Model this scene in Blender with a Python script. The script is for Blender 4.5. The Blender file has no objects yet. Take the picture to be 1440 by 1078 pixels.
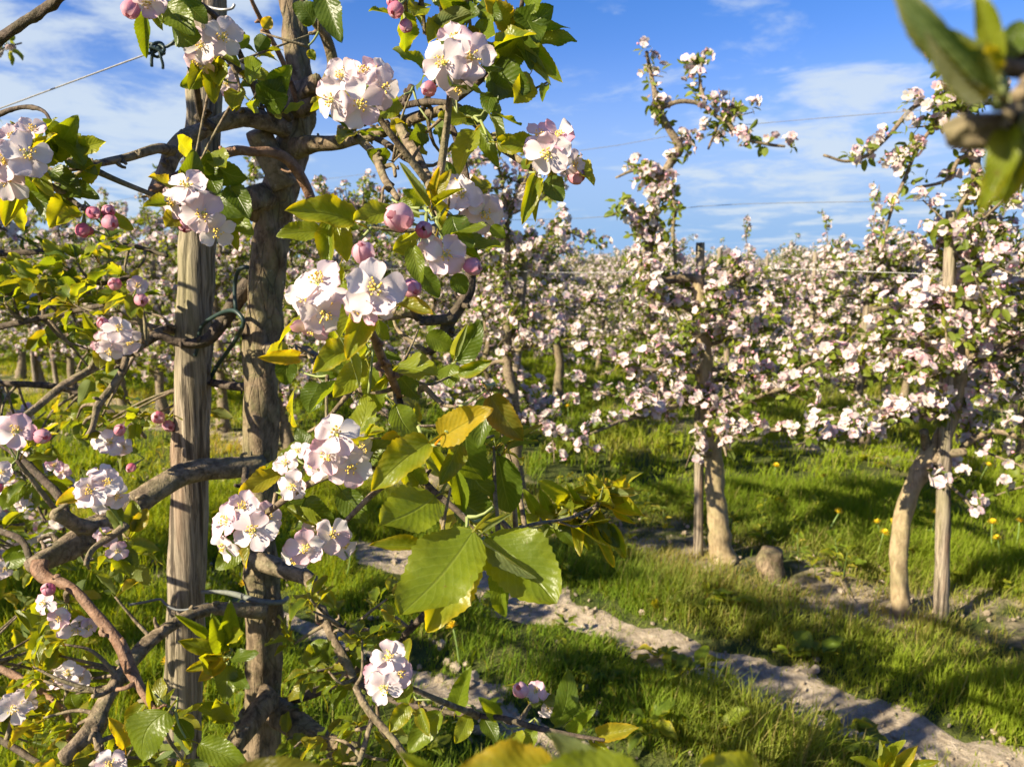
import bpy, math
import numpy as np
from mathutils import Matrix, Vector

# ------------------------------------------------------------------ camera, sky, sun, exposure
scene = bpy.context.scene
COL = scene.collection
EYE = np.array([0.0, 0.0, 1.55])
PITCH = math.atan(164 / 1081.0)
F = 1081.0
cam_d = bpy.data.cameras.new('camera'); cam = bpy.data.objects.new('camera', cam_d); COL.objects.link(cam)
cam.location = EYE; cam.rotation_euler = (math.pi / 2 - PITCH, 0, 0)
cam_d.sensor_width = 36.0; cam_d.lens = 36.0 * F / 1440.0
cam_d.clip_start = 0.02; cam_d.clip_end = 3000
cam_d.dof.use_dof = True; cam_d.dof.focus_distance = 0.80; cam_d.dof.aperture_fstop = 11.5
scene.camera = cam
scene.view_settings.view_transform = 'Standard'; scene.view_settings.look = 'None'
scene.view_settings.exposure = 1.4; scene.view_settings.gamma = 1.0

SUN_EL = math.radians(30); SUN_AZ = math.radians(-122)      # clockwise from +Y (the view direction)
SUN = np.array([math.sin(SUN_AZ) * math.cos(SUN_EL), math.cos(SUN_AZ) * math.cos(SUN_EL), math.sin(SUN_EL)])
sun_d = bpy.data.lights.new('sun', 'SUN'); sun = bpy.data.objects.new('sun', sun_d); COL.objects.link(sun)
sun_d.energy = 5.0; sun_d.angle = math.radians(0.53); sun_d.color = (1.0, 0.87, 0.66)
sun.rotation_euler = Vector(SUN).to_track_quat('Z', 'Y').to_euler(); sun.location = (-8, -6, 9)

world = bpy.data.worlds.new('World'); scene.world = world; world.use_nodes = True
W = world.node_tree; W.nodes.clear()
def wn(t, **k):
    n = W.nodes.new(t)
    for a, b in k.items(): setattr(n, a, b)
    return n
sky = wn('ShaderNodeTexSky', sky_type='NISHITA'); sky.sun_disc = False
sky.sun_elevation = SUN_EL; sky.sun_rotation = SUN_AZ % (2 * math.pi); sky.ozone_density = 3.0; sky.dust_density = 0.4; sky.air_density = 1.0
hsv = wn('ShaderNodeHueSaturation'); hsv.inputs['Saturation'].default_value = 1.38; hsv.inputs['Value'].default_value = 1.0
W.links.new(sky.outputs[0], hsv.inputs['Color'])
tc = wn('ShaderNodeTexCoord'); sep = wn('ShaderNodeSeparateXYZ'); W.links.new(tc.outputs['Generated'], sep.inputs[0])
def wmath(op, a, b=None, clamp=False):
    n = wn('ShaderNodeMath', operation=op); n.use_clamp = clamp
    for i, x in enumerate((a, b)):
        if x is None: continue
        if isinstance(x, (int, float)): n.inputs[i].default_value = x
        else: W.links.new(x, n.inputs[i])
    return n.outputs[0]
zc = wmath('MAXIMUM', sep.outputs['Z'], 0.0); zc = wmath('ADD', zc, 0.10)
comb = wn('ShaderNodeCombineXYZ')
W.links.new(wmath('DIVIDE', sep.outputs['X'], zc), comb.inputs[0]); W.links.new(wmath('DIVIDE', sep.outputs['Y'], zc), comb.inputs[1])
mp = wn('ShaderNodeMapping'); mp.inputs['Scale'].default_value = (2.1, 1.9, 1); mp.inputs['Rotation'].default_value = (0, 0, math.radians(-14)); mp.inputs['Location'].default_value = (3.1, 1.7, 0)
W.links.new(comb.outputs[0], mp.inputs[0])
nz = wn('ShaderNodeTexNoise'); nz.inputs['Scale'].default_value = 1.0; nz.inputs['Detail'].default_value = 8; nz.inputs['Roughness'].default_value = 0.62; nz.inputs['Distortion'].default_value = 0.35
W.links.new(mp.outputs[0], nz.inputs['Vector'])
def dirblob(u, v, s):
    d = np.array([(u - 720) / F, 0, (539 - v) / F]); 
    x = d[0]; y = math.cos(PITCH) + d[2] * math.sin(PITCH); z = d[2] * math.cos(PITCH) - math.sin(PITCH)
    l = math.sqrt(x * x + y * y + z * z)
    n = wn('ShaderNodeVectorMath', operation='DOT_PRODUCT'); W.links.new(tc.outputs['Generated'], n.inputs[0]); n.inputs[1].default_value = (x / l, y / l, z / l)
    mr = wn('ShaderNodeMapRange', interpolation_type='SMOOTHSTEP'); W.links.new(n.outputs['Value'], mr.inputs[0])
    mr.inputs[1].default_value = math.cos(s); mr.inputs[2].default_value = 1.0
    return mr.outputs[0]
bias = wmath('MULTIPLY', dirblob(90, 90, 0.36), 0.25)
bias = wmath('ADD', bias, wmath('MULTIPLY', dirblob(1190, 110, 0.20), 0.10))
bias = wmath('ADD', bias, wmath('MULTIPLY', dirblob(1100, 300, 0.22), 0.12))
bias = wmath('ADD', bias, wmath('MULTIPLY', dirblob(820, 150, 0.10), 0.08))
dens = wmath('ADD', nz.outputs['Fac'], bias)
ramp = wn('ShaderNodeMapRange', interpolation_type='SMOOTHSTEP'); W.links.new(dens, ramp.inputs[0])
ramp.inputs[1].default_value = 0.57; ramp.inputs[2].default_value = 0.80; ramp.inputs[4].default_value = 0.85
tint = wn('ShaderNodeMix', data_type='RGBA', blend_type='MULTIPLY'); tint.inputs['Factor'].default_value = 1; tint.inputs['B'].default_value = (1.75, 1.10, 1.36, 1); W.links.new(hsv.outputs[0], tint.inputs['A'])
hz = wn('ShaderNodeMapRange', interpolation_type='SMOOTHSTEP'); W.links.new(sep.outputs['Z'], hz.inputs[0]); hz.inputs[1].default_value = .27; hz.inputs[2].default_value = .03; hz.inputs[4].default_value = .97
hmix = wn('ShaderNodeMix', data_type='RGBA'); W.links.new(hz.outputs[0], hmix.inputs['Factor']); W.links.new(tint.outputs['Result'], hmix.inputs['A']); hmix.inputs['B'].default_value = (2.3, 4.05, 6.6, 1)
mixc = wn('ShaderNodeMix', data_type='RGBA'); W.links.new(ramp.outputs[0], mixc.inputs['Factor']); W.links.new(hmix.outputs['Result'], mixc.inputs['A'])
mixc.inputs['B'].default_value = (5.2, 6.0, 6.9, 1)
bg = wn('ShaderNodeBackground'); bg.inputs['Strength'].default_value = 0.05
W.links.new(mixc.outputs['Result'], bg.inputs['Color'])
wo = wn('ShaderNodeOutputWorld'); W.links.new(bg.outputs[0], wo.inputs[0])

# ------------------------------------------------------------------ helpers
def ray(u, v):
    a = (u - 720) / F; b = (539 - v) / F
    return np.array([a, math.cos(PITCH) + b * math.sin(PITCH), b * math.cos(PITCH) - math.sin(PITCH)])
def P(u, v, Y):                       # a point on the upright plane Y metres ahead of the camera
    r = ray(u, v); return EYE + r * (Y / r[1])
def G(u, v):                          # a point on the ground
    r = ray(u, v); return EYE + r * (-EYE[2] / r[2])
def norm(a):
    a = np.asarray(a, float); return a / (np.linalg.norm(a, axis=-1, keepdims=True) + 1e-12)
ROW_N = np.array([0.63, 0.777]); ROW_T = np.array([-0.777, 0.63])

def hash2(ix, iy, seed):
    h = np.sin(ix * 127.1 + iy * 311.7 + seed * 74.7) * 43758.5453
    return h - np.floor(h)
def vnoise(x, y, seed=0):
    x = np.asarray(x, float); y = np.asarray(y, float)
    ix = np.floor(x); iy = np.floor(y); fx = x - ix; fy = y - iy
    fx = fx * fx * (3 - 2 * fx); fy = fy * fy * (3 - 2 * fy)
    return ((hash2(ix, iy, seed) * (1 - fx) + hash2(ix + 1, iy, seed) * fx) * (1 - fy) +
            (hash2(ix, iy + 1, seed) * (1 - fx) + hash2(ix + 1, iy + 1, seed) * fx) * fy)
TRACKS = [(2.74, 0.18), (1.92, 0.12)]
def track_c(s0, t): return s0 + 0.10 * (vnoise(t * 0.7, s0, 5) - 0.5)
def gh(x, y):
    s = x * ROW_N[0] + y * ROW_N[1]; t = x * ROW_T[0] + y * ROW_T[1]
    h = 0.06 * (vnoise(x * 0.9, y * 0.9, 1) - 0.5) + 0.035 * (vnoise(x * 3.1, y * 3.1, 2) - 0.5) + 0.014 * (vnoise(x * 11, y * 11, 3) - .5)
    for s0, w in TRACKS:
        d = np.abs(s - track_c(s0, t)) / (w * 1.25)
        h = h - 0.035 * np.clip(1 - d * d, 0, 1)
    return h

class MB:
    def __init__(s): s.v = []; s.q = []; s.t = []; s.c = []; s.uv = []; s.mq = []; s.mt = []; s.n = 0
    def add(s, v, q=None, t=None, c=None, uv=None, mq=0, mt=None):
        v = np.asarray(v, float).reshape(-1, 3); k = len(v)
        c = np.ones((k, 3)) if c is None else np.broadcast_to(np.asarray(c, float), (k, 3))
        uv = np.zeros((k, 2)) if uv is None else np.asarray(uv, float)
        s.v.append(v); s.c.append(c); s.uv.append(uv)
        if q is not None and len(q):
            q = np.asarray(q, int); s.q.append(q + s.n); s.mq.append(np.broadcast_to(np.asarray(mq), (len(q),)))
        if t is not None and len(t):
            t = np.asarray(t, int); s.t.append(t + s.n); s.mt.append(np.broadcast_to(np.asarray(mq if mt is None else mt), (len(t),)))
        s.n += k
    def pack(s):
        z = lambda l, w, d=float: np.concatenate(l) if l else np.zeros((0, w) if w else (0,), d)
        return dict(v=z(s.v, 3), q=z(s.q, 4, int), t=z(s.t, 3, int), c=z(s.c, 3), uv=z(s.uv, 2), mq=z(s.mq, 0, int), mt=z(s.mt, 0, int))
    def scatter(s, T, R, pos, col=None):
        R = np.asarray(R); pos = np.asarray(pos); N = len(pos)
        if N == 0: return
        k = len(T['v'])
        V = np.einsum('nij,vj->nvi', R, T['v']) + pos[:, None]
        C = np.broadcast_to(T['c'][None], (N, k, 3)) * (1 if col is None else np.asarray(col)[:, None])
        off = (np.arange(N) * k)[:, None, None]
        s.add(V.reshape(-1, 3), (T['q'][None] + off).reshape(-1, 4) if len(T['q']) else None,
              (T['t'][None] + off).reshape(-1, 3) if len(T['t']) else None, C.reshape(-1, 3),
              np.tile(T['uv'], (N, 1)), np.tile(T['mq'], N) if len(T['q']) else 0, np.tile(T['mt'], N) if len(T['t']) else 0)
    def mesh(s, name, mats, origin=(0, 0, 0), smooth=True):
        D = s.pack(); me = bpy.data.meshes.new(name)
        nv, nq, nt = len(D['v']), len(D['q']), len(D['t'])
        me.vertices.add(nv); me.vertices.foreach_set('co', (D['v'] - np.asarray(origin)).astype(np.float32).ravel())
        loops = np.concatenate([D['q'].ravel(), D['t'].ravel()]).astype(np.int32)
        me.loops.add(len(loops)); me.loops.foreach_set('vertex_index', loops)
        me.polygons.add(nq + nt)
        me.polygons.foreach_set('loop_start', np.concatenate([np.arange(nq) * 4, nq * 4 + np.arange(nt) * 3]).astype(np.int32))
        me.polygons.foreach_set('material_index', np.concatenate([D['mq'], D['mt']]).astype(np.int32))
        me.polygons.foreach_set('use_smooth', np.full(nq + nt, smooth))
        ca = me.color_attributes.new('Col', 'FLOAT_COLOR', 'POINT')
        ca.data.foreach_set('color', np.concatenate([D['c'], np.ones((nv, 1))], 1).astype(np.float32).ravel())
        ul = me.uv_layers.new(name='UVMap'); ul.data.foreach_set('uv', D['uv'][loops].astype(np.float32).ravel())
        for m in mats: me.materials.append(m)
        me.update(calc_edges=True); me.validate()
        return me
    def build(s, name, mats, parent=None, origin=(0, 0, 0), loc=(0, 0, 0), smooth=True):
        o = bpy.data.objects.new(name, s.mesh(name, mats, origin, smooth)); COL.objects.link(o); o.location = loc; o.parent = parent
        return o

def tag(o, label=None, cat=None, group=None, kind=None):
    for k, v in (('label', label), ('category', cat), ('group', group), ('kind', kind)):
        if v: o[k] = v
    return o
def thing(name, loc, label, cat, group=None):
    o = bpy.data.objects.new(name, None); COL.objects.link(o); o.location = loc; o.empty_display_size = .05
    return tag(o, label, cat, group)
def copy_tree(o, loc, rz=0.0, sc=1.0):
    c = o.copy(); COL.objects.link(c); c.location = loc; c.rotation_euler = (0, 0, rz); c.scale = (sc, sc, sc)
    for ch in o.children:
        d = ch.copy(); COL.objects.link(d); d.parent = c
    return c

def frames(along, normal):            # rotation matrices whose Y axis is along and Z axis about normal
    y = norm(along); n = np.asarray(normal, float)
    z = norm(n - y * np.sum(n * y, -1, keepdims=True)); x = np.cross(y, z)
    return np.stack([x, y, z], -1)
def catmull(p, k):
    p = np.asarray(p, float); n = len(p)
    if n < 3:
        t = np.linspace(0, 1, k)[:, None]; return p[0] + (p[-1] - p[0]) * t
    pp = np.vstack([2 * p[0] - p[1], p, 2 * p[-1] - p[-2]])
    u = np.linspace(0, n - 1, k); i = np.minimum(u.astype(int), n - 2); t = (u - i)[:, None]
    a, b, c, d = pp[i], pp[i + 1], pp[i + 2], pp[i + 3]
    return 0.5 * (2 * b + (c - a) * t + (2 * a - 5 * b + 4 * c - d) * t ** 2 + (3 * b - a - 3 * c + d) * t ** 3)
def tube(mb, pts, rad, sides=8, step=0.02, rough=0.0, rng=None, col=(1, 1, 1), mat=0, knots=0.0, grooves=None, dome=.35):
    pts = np.asarray(pts, float)
    L = np.sum(np.linalg.norm(np.diff(pts, axis=0), axis=1)); k = int(max(len(pts), min(160, L / step) + 2))
    c = catmull(pts, k); r = np.interp(np.linspace(0, 1, k), np.linspace(0, 1, len(pts)), np.broadcast_to(rad, (len(pts),)))
    tg = norm(np.gradient(c, axis=0)); ref = np.array([0, 0, 1.0]) if abs(tg[0][2]) < .8 else np.array([1.0, 0, 0])
    x = norm(np.cross(ref, tg[0])); X = []
    for i in range(k):
        x = norm(x - tg[i] * np.dot(x, tg[i])); X.append(x)
    X = np.array(X); Yv = np.cross(tg, X)
    a = np.arange(sides) / sides * 2 * math.pi
    rr = np.broadcast_to(r[:, None], (k, sides)).copy()
    if rng is not None and rough > 0:
        s_ = np.linspace(0, L, k)[:, None]
        for _ in range(5):
            f = rng.uniform(8, 60); m = rng.integers(1, 5)
            rr *= 1 + rough * .45 * np.sin(s_ * f + m * a[None] + rng.uniform(0, 6.28))
        rr *= 1 + rough * .35 * (rng.random((k, sides)) - .5)
    if knots and rng is not None:
        for _ in range(max(1, int(L / .07))):
            rr *= (1 + knots * rng.uniform(.3, 1) * np.exp(-((np.arange(k) - rng.uniform(0, k)) / (k * .009 / max(L, .05) + .55)) ** 2))[:, None]
    if grooves is not None:
        for ga, gw, gd in grooves:
            da = np.abs((a - ga + math.pi) % (2 * math.pi) - math.pi)
            amp = np.clip(.4 + .9 * np.sin(np.linspace(0, 1, k) * (7 + 5 * ga) + ga * 9), 0, 1)
            rr *= 1 - gd * np.exp(-(da / gw) ** 2)[None] * amp[:, None]
    V = c[:, None] + X[:, None] * (np.cos(a)[None, :, None] * rr[..., None]) + Yv[:, None] * (np.sin(a)[None, :, None] * rr[..., None])
    i = np.arange(k - 1)[:, None] * sides; j = np.arange(sides)[None]; j2 = (j + 1) % sides
    q = np.stack([i + j, i + j2, i + sides + j2, i + sides + j], -1).reshape(-1, 4)
    uv = np.stack([np.broadcast_to(j / sides, (k, sides)), np.broadcast_to(np.linspace(0, L, k)[:, None], (k, sides))], -1).reshape(-1, 2)
    V = V.reshape(-1, 3); n0 = len(V)
    V = np.vstack([V, c[0] - tg[0] * r[0] * .15, c[-1] + tg[-1] * r[-1] * dome]); uv = np.vstack([uv, [[0, 0], [0, L]]])
    jj = np.arange(sides); t = np.vstack([np.stack([np.full(sides, n0), (jj + 1) % sides, jj], -1),
                                          np.stack([np.full(sides, n0 + 1), (k - 1) * sides + jj, (k - 1) * sides + (jj + 1) % sides], -1)])
    mb.add(V, q, t, col, uv, mat, mat)
    return c

# ------------------------------------------------------------------ materials
class NT:
    def __init__(s, name):
        s.m = bpy.data.materials.new(name); s.m.use_nodes = True; s.t = s.m.node_tree; s.t.nodes.clear()
        s.out = s.t.nodes.new('ShaderNodeOutputMaterial')
    def n(s, typ, inp=None, **k):
        x = s.t.nodes.new(typ)
        for a, b in k.items(): setattr(x, a, b)
        for a, b in (inp or {}).items(): s.set(x.inputs[a], b)
        return x
    def set(s, sock, v):
        if isinstance(v, bpy.types.NodeSocket): s.t.links.new(v, sock)
        elif isinstance(v, bpy.types.Node): s.t.links.new(v.outputs[0], sock)
        else:
            if sock.type == 'RGBA' and len(v) == 3: v = (*v, 1)
            sock.default_value = v
    def mix(s, f, a, b, bt='MIX'):
        x = s.n('ShaderNodeMix', data_type='RGBA', blend_type=bt); s.set(x.inputs['Factor'], f); s.set(x.inputs['A'], a); s.set(x.inputs['B'], b)
        return x.outputs['Result']
    def math(s, op, a, b=0.0, clamp=False):
        x = s.n('ShaderNodeMath', operation=op, use_clamp=clamp); s.set(x.inputs[0], a); s.set(x.inputs[1], b); return x.outputs[0]
    def rng(s, v, a, b, c=0.0, d=1.0):
        x = s.n('ShaderNodeMapRange', interpolation_type='SMOOTHSTEP'); s.set(x.inputs[0], v)
        for i, y in enumerate((a, b, c, d)): s.set(x.inputs[i + 1], y)
        return x.outputs[0]
    def noise(s, vec, scale, detail=4, rough=.55, dist=0.0):
        return s.n('ShaderNodeTexNoise', {'Vector': vec, 'Scale': scale, 'Detail': detail, 'Roughness': rough, 'Distortion': dist}).outputs['Fac']
    def mapped(s, vec, sc): return s.n('ShaderNodeMapping', {'Vector': vec, 'Scale': sc}).outputs[0]
    def bump(s, h, st, d): return s.n('ShaderNodeBump', {'Height': h, 'Strength': st, 'Distance': d}).outputs[0]
    def surf(s, sh): s.t.links.new(sh.outputs[0], s.out.inputs['Surface']); return s.m
    def pbr(s, col, rough=.7, nrm=None, spec=.4):
        p = s.n('ShaderNodeBsdfPrincipled', {'Base Color': col, 'Roughness': rough, 'Specular IOR Level': spec})
        if nrm is not None: s.set(p.inputs['Normal'], nrm)
        return p

def mat_leaf(name, trans=.42, detail=True, rough=.42, spec=.32, bk=.38):
    N = NT(name); col = N.n('ShaderNodeVertexColor', layer_name='Col').outputs[0]
    geo = N.n('ShaderNodeNewGeometry'); nrm = None
    if detail:
        uv = N.n('ShaderNodeSeparateXYZ', {0: N.n('ShaderNodeUVMap', uv_map='UVMap').outputs[0]})
        ax = N.math('ABSOLUTE', N.math('SUBTRACT', uv.outputs[0], .5))
        ph = N.math('SINE', N.math('MULTIPLY', N.math('SUBTRACT', N.math('MULTIPLY', uv.outputs[1], 9.0), N.math('MULTIPLY', ax, 6.5)), 6.283))
        lat = N.rng(ph, .80, 1.0); mid = N.rng(ax, .035, .0)
        vein = N.math('MAXIMUM', N.math('MULTIPLY', lat, .55), mid)
        pos = N.n('ShaderNodeTexCoord').outputs['Object']
        mott = N.noise(pos, 90, 3)
        col = N.mix(N.rng(mott, .3, .75, 0, .45), col, N.mix(.5, col, (.03, .07, .008)))
        sp_ = N.rng(N.noise(pos, 210, 2), .70, .76); col = N.mix(N.math('MULTIPLY', sp_, .55), col, (.16, .10, .03))
        col = N.mix(N.math('MULTIPLY', vein, .22), col, (.32, .40, .11))
        nrm = N.bump(N.math('ADD', N.math('SUBTRACT', N.math('MULTIPLY', ph, .16), N.math('MULTIPLY', mid, 1.3)), N.math('MULTIPLY', N.noise(pos, 160, 3), 1.1)), .5, .0012)
    back = N.mix(bk, col, (.23, .29, .13))
    fcol = N.mix(geo.outputs['Backfacing'], col, back)
    r_ = N.math('ADD', N.math('MULTIPLY', geo.outputs['Backfacing'], .35), rough)
    p = N.pbr(fcol, r_, nrm, spec)
    tcol = N.mix(1.0, col, (2.5, 2.05, .35), 'MULTIPLY')
    tr = N.n('ShaderNodeBsdfTranslucent', {'Color': tcol})
    return N.surf(N.n('ShaderNodeMixShader', {0: trans, 1: p.outputs[0], 2: tr.outputs[0]}))
def mat_petal(name, trans=.35, detail=True):
    N = NT(name); col = N.n('ShaderNodeVertexColor', layer_name='Col').outputs[0]; nrm = None
    if detail:
        uv = N.n('ShaderNodeUVMap', uv_map='UVMap').outputs[0]
        st = N.noise(N.mapped(uv, (26, 2.2, 1)), 1.0, 3)
        col = N.mix(N.rng(st, .45, .8, 0, .16), col, (.62, .36, .42)); nrm = N.bump(st, .35, .0006)
        geo = N.n('ShaderNodeNewGeometry')
        col = N.mix(N.math('MULTIPLY', geo.outputs['Backfacing'], .34), col, (.70, .34, .42))
    p = N.pbr(col, .55, nrm, .25); tr = N.n('ShaderNodeBsdfTranslucent', {'Color': col})
    return N.surf(N.n('ShaderNodeMixShader', {0: trans, 1: p.outputs[0], 2: tr.outputs[0]}))
def mat_vcol(name, rough=.6, spec=.3):
    N = NT(name); return N.surf(N.pbr(N.n('ShaderNodeVertexColor', layer_name='Col').outputs[0], rough, None, spec))
def mat_bark(name, dark, light, lichen, lich=.5, scale=1.0, rough=.85, ck=.12, st=1.0):
    N = NT(name); pos = N.n('ShaderNodeTexCoord').outputs['Object']
    a = N.noise(N.mapped(pos, (1, 1, st)), 70 * scale, 6, .65, .4); b = N.noise(pos, 16 * scale, 4, .6, .8); c = N.noise(pos, 240 * scale, 3)
    col = N.mix(N.rng(a, .32, .68), dark, light)
    col = N.mix(N.math('MULTIPLY', N.rng(b, .42, .66), lich), col, lichen)
    spots = N.rng(N.noise(pos, 120 * scale, 2), .66, .74); col = N.mix(N.math('MULTIPLY', spots, .5), col, (.35, .33, .25))
    cr = N.n('ShaderNodeTexVoronoi', {'Vector': N.mapped(pos, (1, 1, .28)), 'Scale': 55 * scale}, feature='DISTANCE_TO_EDGE').outputs['Distance']
    crack = N.rng(cr, .07, .0); crack = N.math('MULTIPLY', crack, N.rng(b, .35, .6, 0, ck)); col = N.mix(N.math('MULTIPLY', crack, .7), col, (.025, .02, .014))
    h = N.math('ADD', N.math('ADD', a, N.math('MULTIPLY', c, .35)), N.math('MULTIPLY', crack, -.6))
    return N.surf(N.pbr(col, rough, N.bump(h, .9, .004), .2))
def mat_wood(name, warm=0.0):
    N = NT(name); pos = N.n('ShaderNodeTexCoord').outputs['Object']
    g = N.noise(N.mapped(pos, (1, 1, .035)), 150, 5, .7, .6); g2 = N.noise(N.mapped(pos, (1, 1, .05)), 45, 4, .6, .5); b = N.noise(N.mapped(pos, (1, 1, .3)), 12, 4)
    col = N.mix(N.rng(g, .33, .66), (.085, .067, .048), (.37, .31, .225))
    col = N.mix(N.rng(b, .45, .68, 0, .55), col, (.22, .205, .10))
    col = N.mix(N.rng(b, .46, .25, 0, .5), col, (.27, .15, .085))
    crack = N.rng(g2, .47, .36); col = N.mix(N.math('MULTIPLY', crack, .8), col, (.03, .023, .017))
    h = N.math('SUBTRACT', g, N.math('MULTIPLY', crack, 1.0))
    return N.surf(N.pbr(col, .85, N.bump(h, .9, .003), .2))

M_LEAF = mat_leaf('apple_leaf', .54, spec=.4, rough=.36); M_LEAF_FAR = mat_leaf('apple_leaf_small', .42, False, .5, .25, .15)
M_PETAL = mat_petal('petal'); M_PETAL_FAR = mat_petal('petal_small', .30, False)
M_STAMEN = mat_vcol('stamen', .6); M_STEM = mat_vcol('green_stem', .55)
M_BARK = mat_bark('old_bark', (.055, .039, .023), (.24, .18, .112), (.20, .19, .085), .55, ck=.6, st=.4)
M_LIMB = mat_bark('limb_bark', (.065, .048, .029), (.28, .215, .14), (.21, .20, .10), .45, 1.2, .75)
M_RED = mat_bark('young_red_bark', (.13, .068, .038), (.27, .16, .095), (.27, .21, .14), .25, 1.3, .55)
M_DARK = mat_bark('dark_twig_bark', (.035, .027, .02), (.12, .09, .065), (.13, .12, .06), .3, 1.4, .8)
M_SMOOTH = mat_bark('smooth_trunk_bark', (.20, .15, .08), (.36, .28, .16), (.28, .25, .12), .5, .7, .7, .2, .4)
M_WOOD = mat_wood('weathered_wood')
M_GRASS = mat_leaf('grass_blade', .42, False, .6, .12, 0.0)
def plain(name, c, r=.5, metal=0.0):
    N = NT(name); pos = N.n('ShaderNodeTexCoord').outputs['Object']
    p = N.pbr(N.mix(N.rng(N.noise(pos, 120, 3), .3, .7), tuple(x * .7 for x in c), c), r); p.inputs['Metallic'].default_value = metal
    return N.surf(p)
M_TIE = plain('green_rubber_tube', (.020, .042, .036), .45); M_WIRE = plain('galvanised_wire', (.42, .42, .40), .45, .6); M_WIRE_D = plain('dull_wire', (.16, .17, .17), .6, .3)
M_BAND = plain('grey_band', (.15, .165, .14), .6)

def ground_material():
    N = NT('orchard_ground'); pos = N.n('ShaderNodeNewGeometry').outputs['Position']
    sp = N.n('ShaderNodeVectorMath', {0: pos, 1: (ROW_N[0], ROW_N[1], 0)}, operation='DOT_PRODUCT').outputs['Value']
    ph = N.math('ABSOLUTE', N.math('SUBTRACT', N.math('FRACT', N.math('ADD', N.math('DIVIDE', N.math('SUBTRACT', sp, .76), 3.09), .5)), .5))
    strip = N.rng(ph, .20, .10)
    a = N.noise(pos, 2.2, 5, .6); b = N.noise(pos, 14, 5, .65); c = N.noise(pos, 70, 4, .7)
    turf = N.mix(N.rng(b, .3, .7), (.035, .055, .012), (.10, .115, .028))
    turf = N.mix(N.rng(a, .5, .72, 0, .5), turf, (.17, .15, .06))
    soil = N.mix(N.rng(b, .3, .7), (.26, .21, .13), (.50, .41, .28)); soil = N.mix(N.rng(c, .5, .75, 0, .4), soil, (.10, .08, .05))
    f = N.math('MULTIPLY', strip, N.rng(a, .40, .60))
    col = N.mix(f, turf, soil)
    h = N.math('ADD', b, N.math('MULTIPLY', c, .5))
    return N.surf(N.pbr(col, .95, N.bump(h, 1.0, .03), .1))
def soil_material():
    N = NT('sandy_soil'); pos = N.n('ShaderNodeTexCoord').outputs['Object']
    a = N.noise(pos, 3, 4); b = N.noise(pos, 22, 6, .7); c = N.noise(pos, 140, 4, .7)
    col = N.mix(N.rng(b, .3, .7), (.31, .25, .17), (.57, .48, .35)); col = N.mix(N.rng(a, .5, .75, 0, .5), col, (.20, .15, .10))
    col = N.mix(N.rng(c, .58, .72, 0, .5), col, (.12, .09, .06))
    h = N.math('ADD', b, N.math('MULTIPLY', c, .4))
    return N.surf(N.pbr(col, .95, N.bump(h, 1.0, .03), .1))
M_GROUND = ground_material(); M_SOIL = soil_material()

# ------------------------------------------------------------------ ground
def axis(lo, hi, st, far):
    core = np.arange(lo, hi, st); g = np.cumsum(st * 1.35 ** np.arange(1, 40)); g = g[g < far]
    return np.concatenate([lo - g[::-1], core, hi + g])
xs = axis(-7, 7, .07, 900); ys = axis(1.0, 13, .07, 900)
X, Y = np.meshgrid(xs, ys); Z = gh(X, Y) * np.clip(1.3 - np.hypot(X, Y - 6) / 30, 0, 1)
nx, ny = len(xs), len(ys); I = np.arange(nx * ny).reshape(ny, nx)
g = MB(); g.add(np.stack([X, Y, Z], -1), np.stack([I[:-1, :-1], I[:-1, 1:], I[1:, 1:], I[1:, :-1]], -1).reshape(-1, 4))
tag(g.build('ground', [M_GROUND]), kind='structure')

rs = np.random.default_rng(11)
for s0, w in TRACKS:
    tt = np.arange(-5, 3.6, .03); k = 19; e = np.linspace(-1, 1, k)
    T, E = np.meshgrid(tt, e, indexing='ij')
    hw = w * np.clip((3.6 - T) / .6, .02, 1) * (1 + 1.0 * (vnoise(T * 2.3, np.sign(E) * 3 + s0, 8) - .5) + .8 * (vnoise(T * 9, np.sign(E) * 3 + s0, 9) - .5))
    S = track_c(s0, T) + E * hw
    PX = ROW_N[0] * S + ROW_T[0] * T; PY = ROW_N[1] * S + ROW_T[1] * T
    PZ = gh(PX, PY) + .010 - .028 * np.abs(E) ** 5 + .010 * (vnoise(PX * 17, PY * 17, 4) - .5) + .008 * (vnoise(PX * 45, PY * 45, 6) - .5)
    I = np.arange(T.size).reshape(T.shape); p = MB()
    p.add(np.stack([PX, PY, PZ], -1), np.stack([I[:-1, :-1], I[1:, :-1], I[1:, 1:], I[:-1, 1:]], -1).reshape(-1, 4))
    tag(p.build('dirt_path', [M_SOIL]), kind='structure')
# clods and little stones on the bare soil
ico_v = []; 
phi = (1 + 5 ** .5) / 2
ico_v = norm(np.array([(-1, phi, 0), (1, phi, 0), (-1, -phi, 0), (1, -phi, 0), (0, -1, phi), (0, 1, phi), (0, -1, -phi), (0, 1, -phi), (phi, 0, -1), (phi, 0, 1), (-phi, 0, -1), (-phi, 0, 1)]))
ico_t = np.array([(0, 11, 5), (0, 5, 1), (0, 1, 7), (0, 7, 10), (0, 10, 11), (1, 5, 9), (5, 11, 4), (11, 10, 2), (10, 7, 6), (7, 1, 8), (3, 9, 4), (3, 4, 2), (3, 2, 6), (3, 6, 8), (3, 8, 9), (4, 9, 5), (2, 4, 11), (6, 2, 10), (8, 6, 7), (9, 8, 1)])
cl = MB(); m_ = MB(); m_.add(ico_v, None, ico_t); ICO = m_.pack()
n = 1500; t_ = rs.uniform(-3, 8, n); w_ = rs.integers(0, 3, n); s_ = np.choose(w_, [2.74, 1.92, 3.80]) + rs.normal(0, .13, n) * np.choose(w_, [1, 1, 1.5])
px = ROW_N[0] * s_ + ROW_T[0] * t_; py = ROW_N[1] * s_ + ROW_T[1] * t_; sz = rs.uniform(.003, .014, n) * rs.choice([1, 1, 1, 1.8], n)
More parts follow.
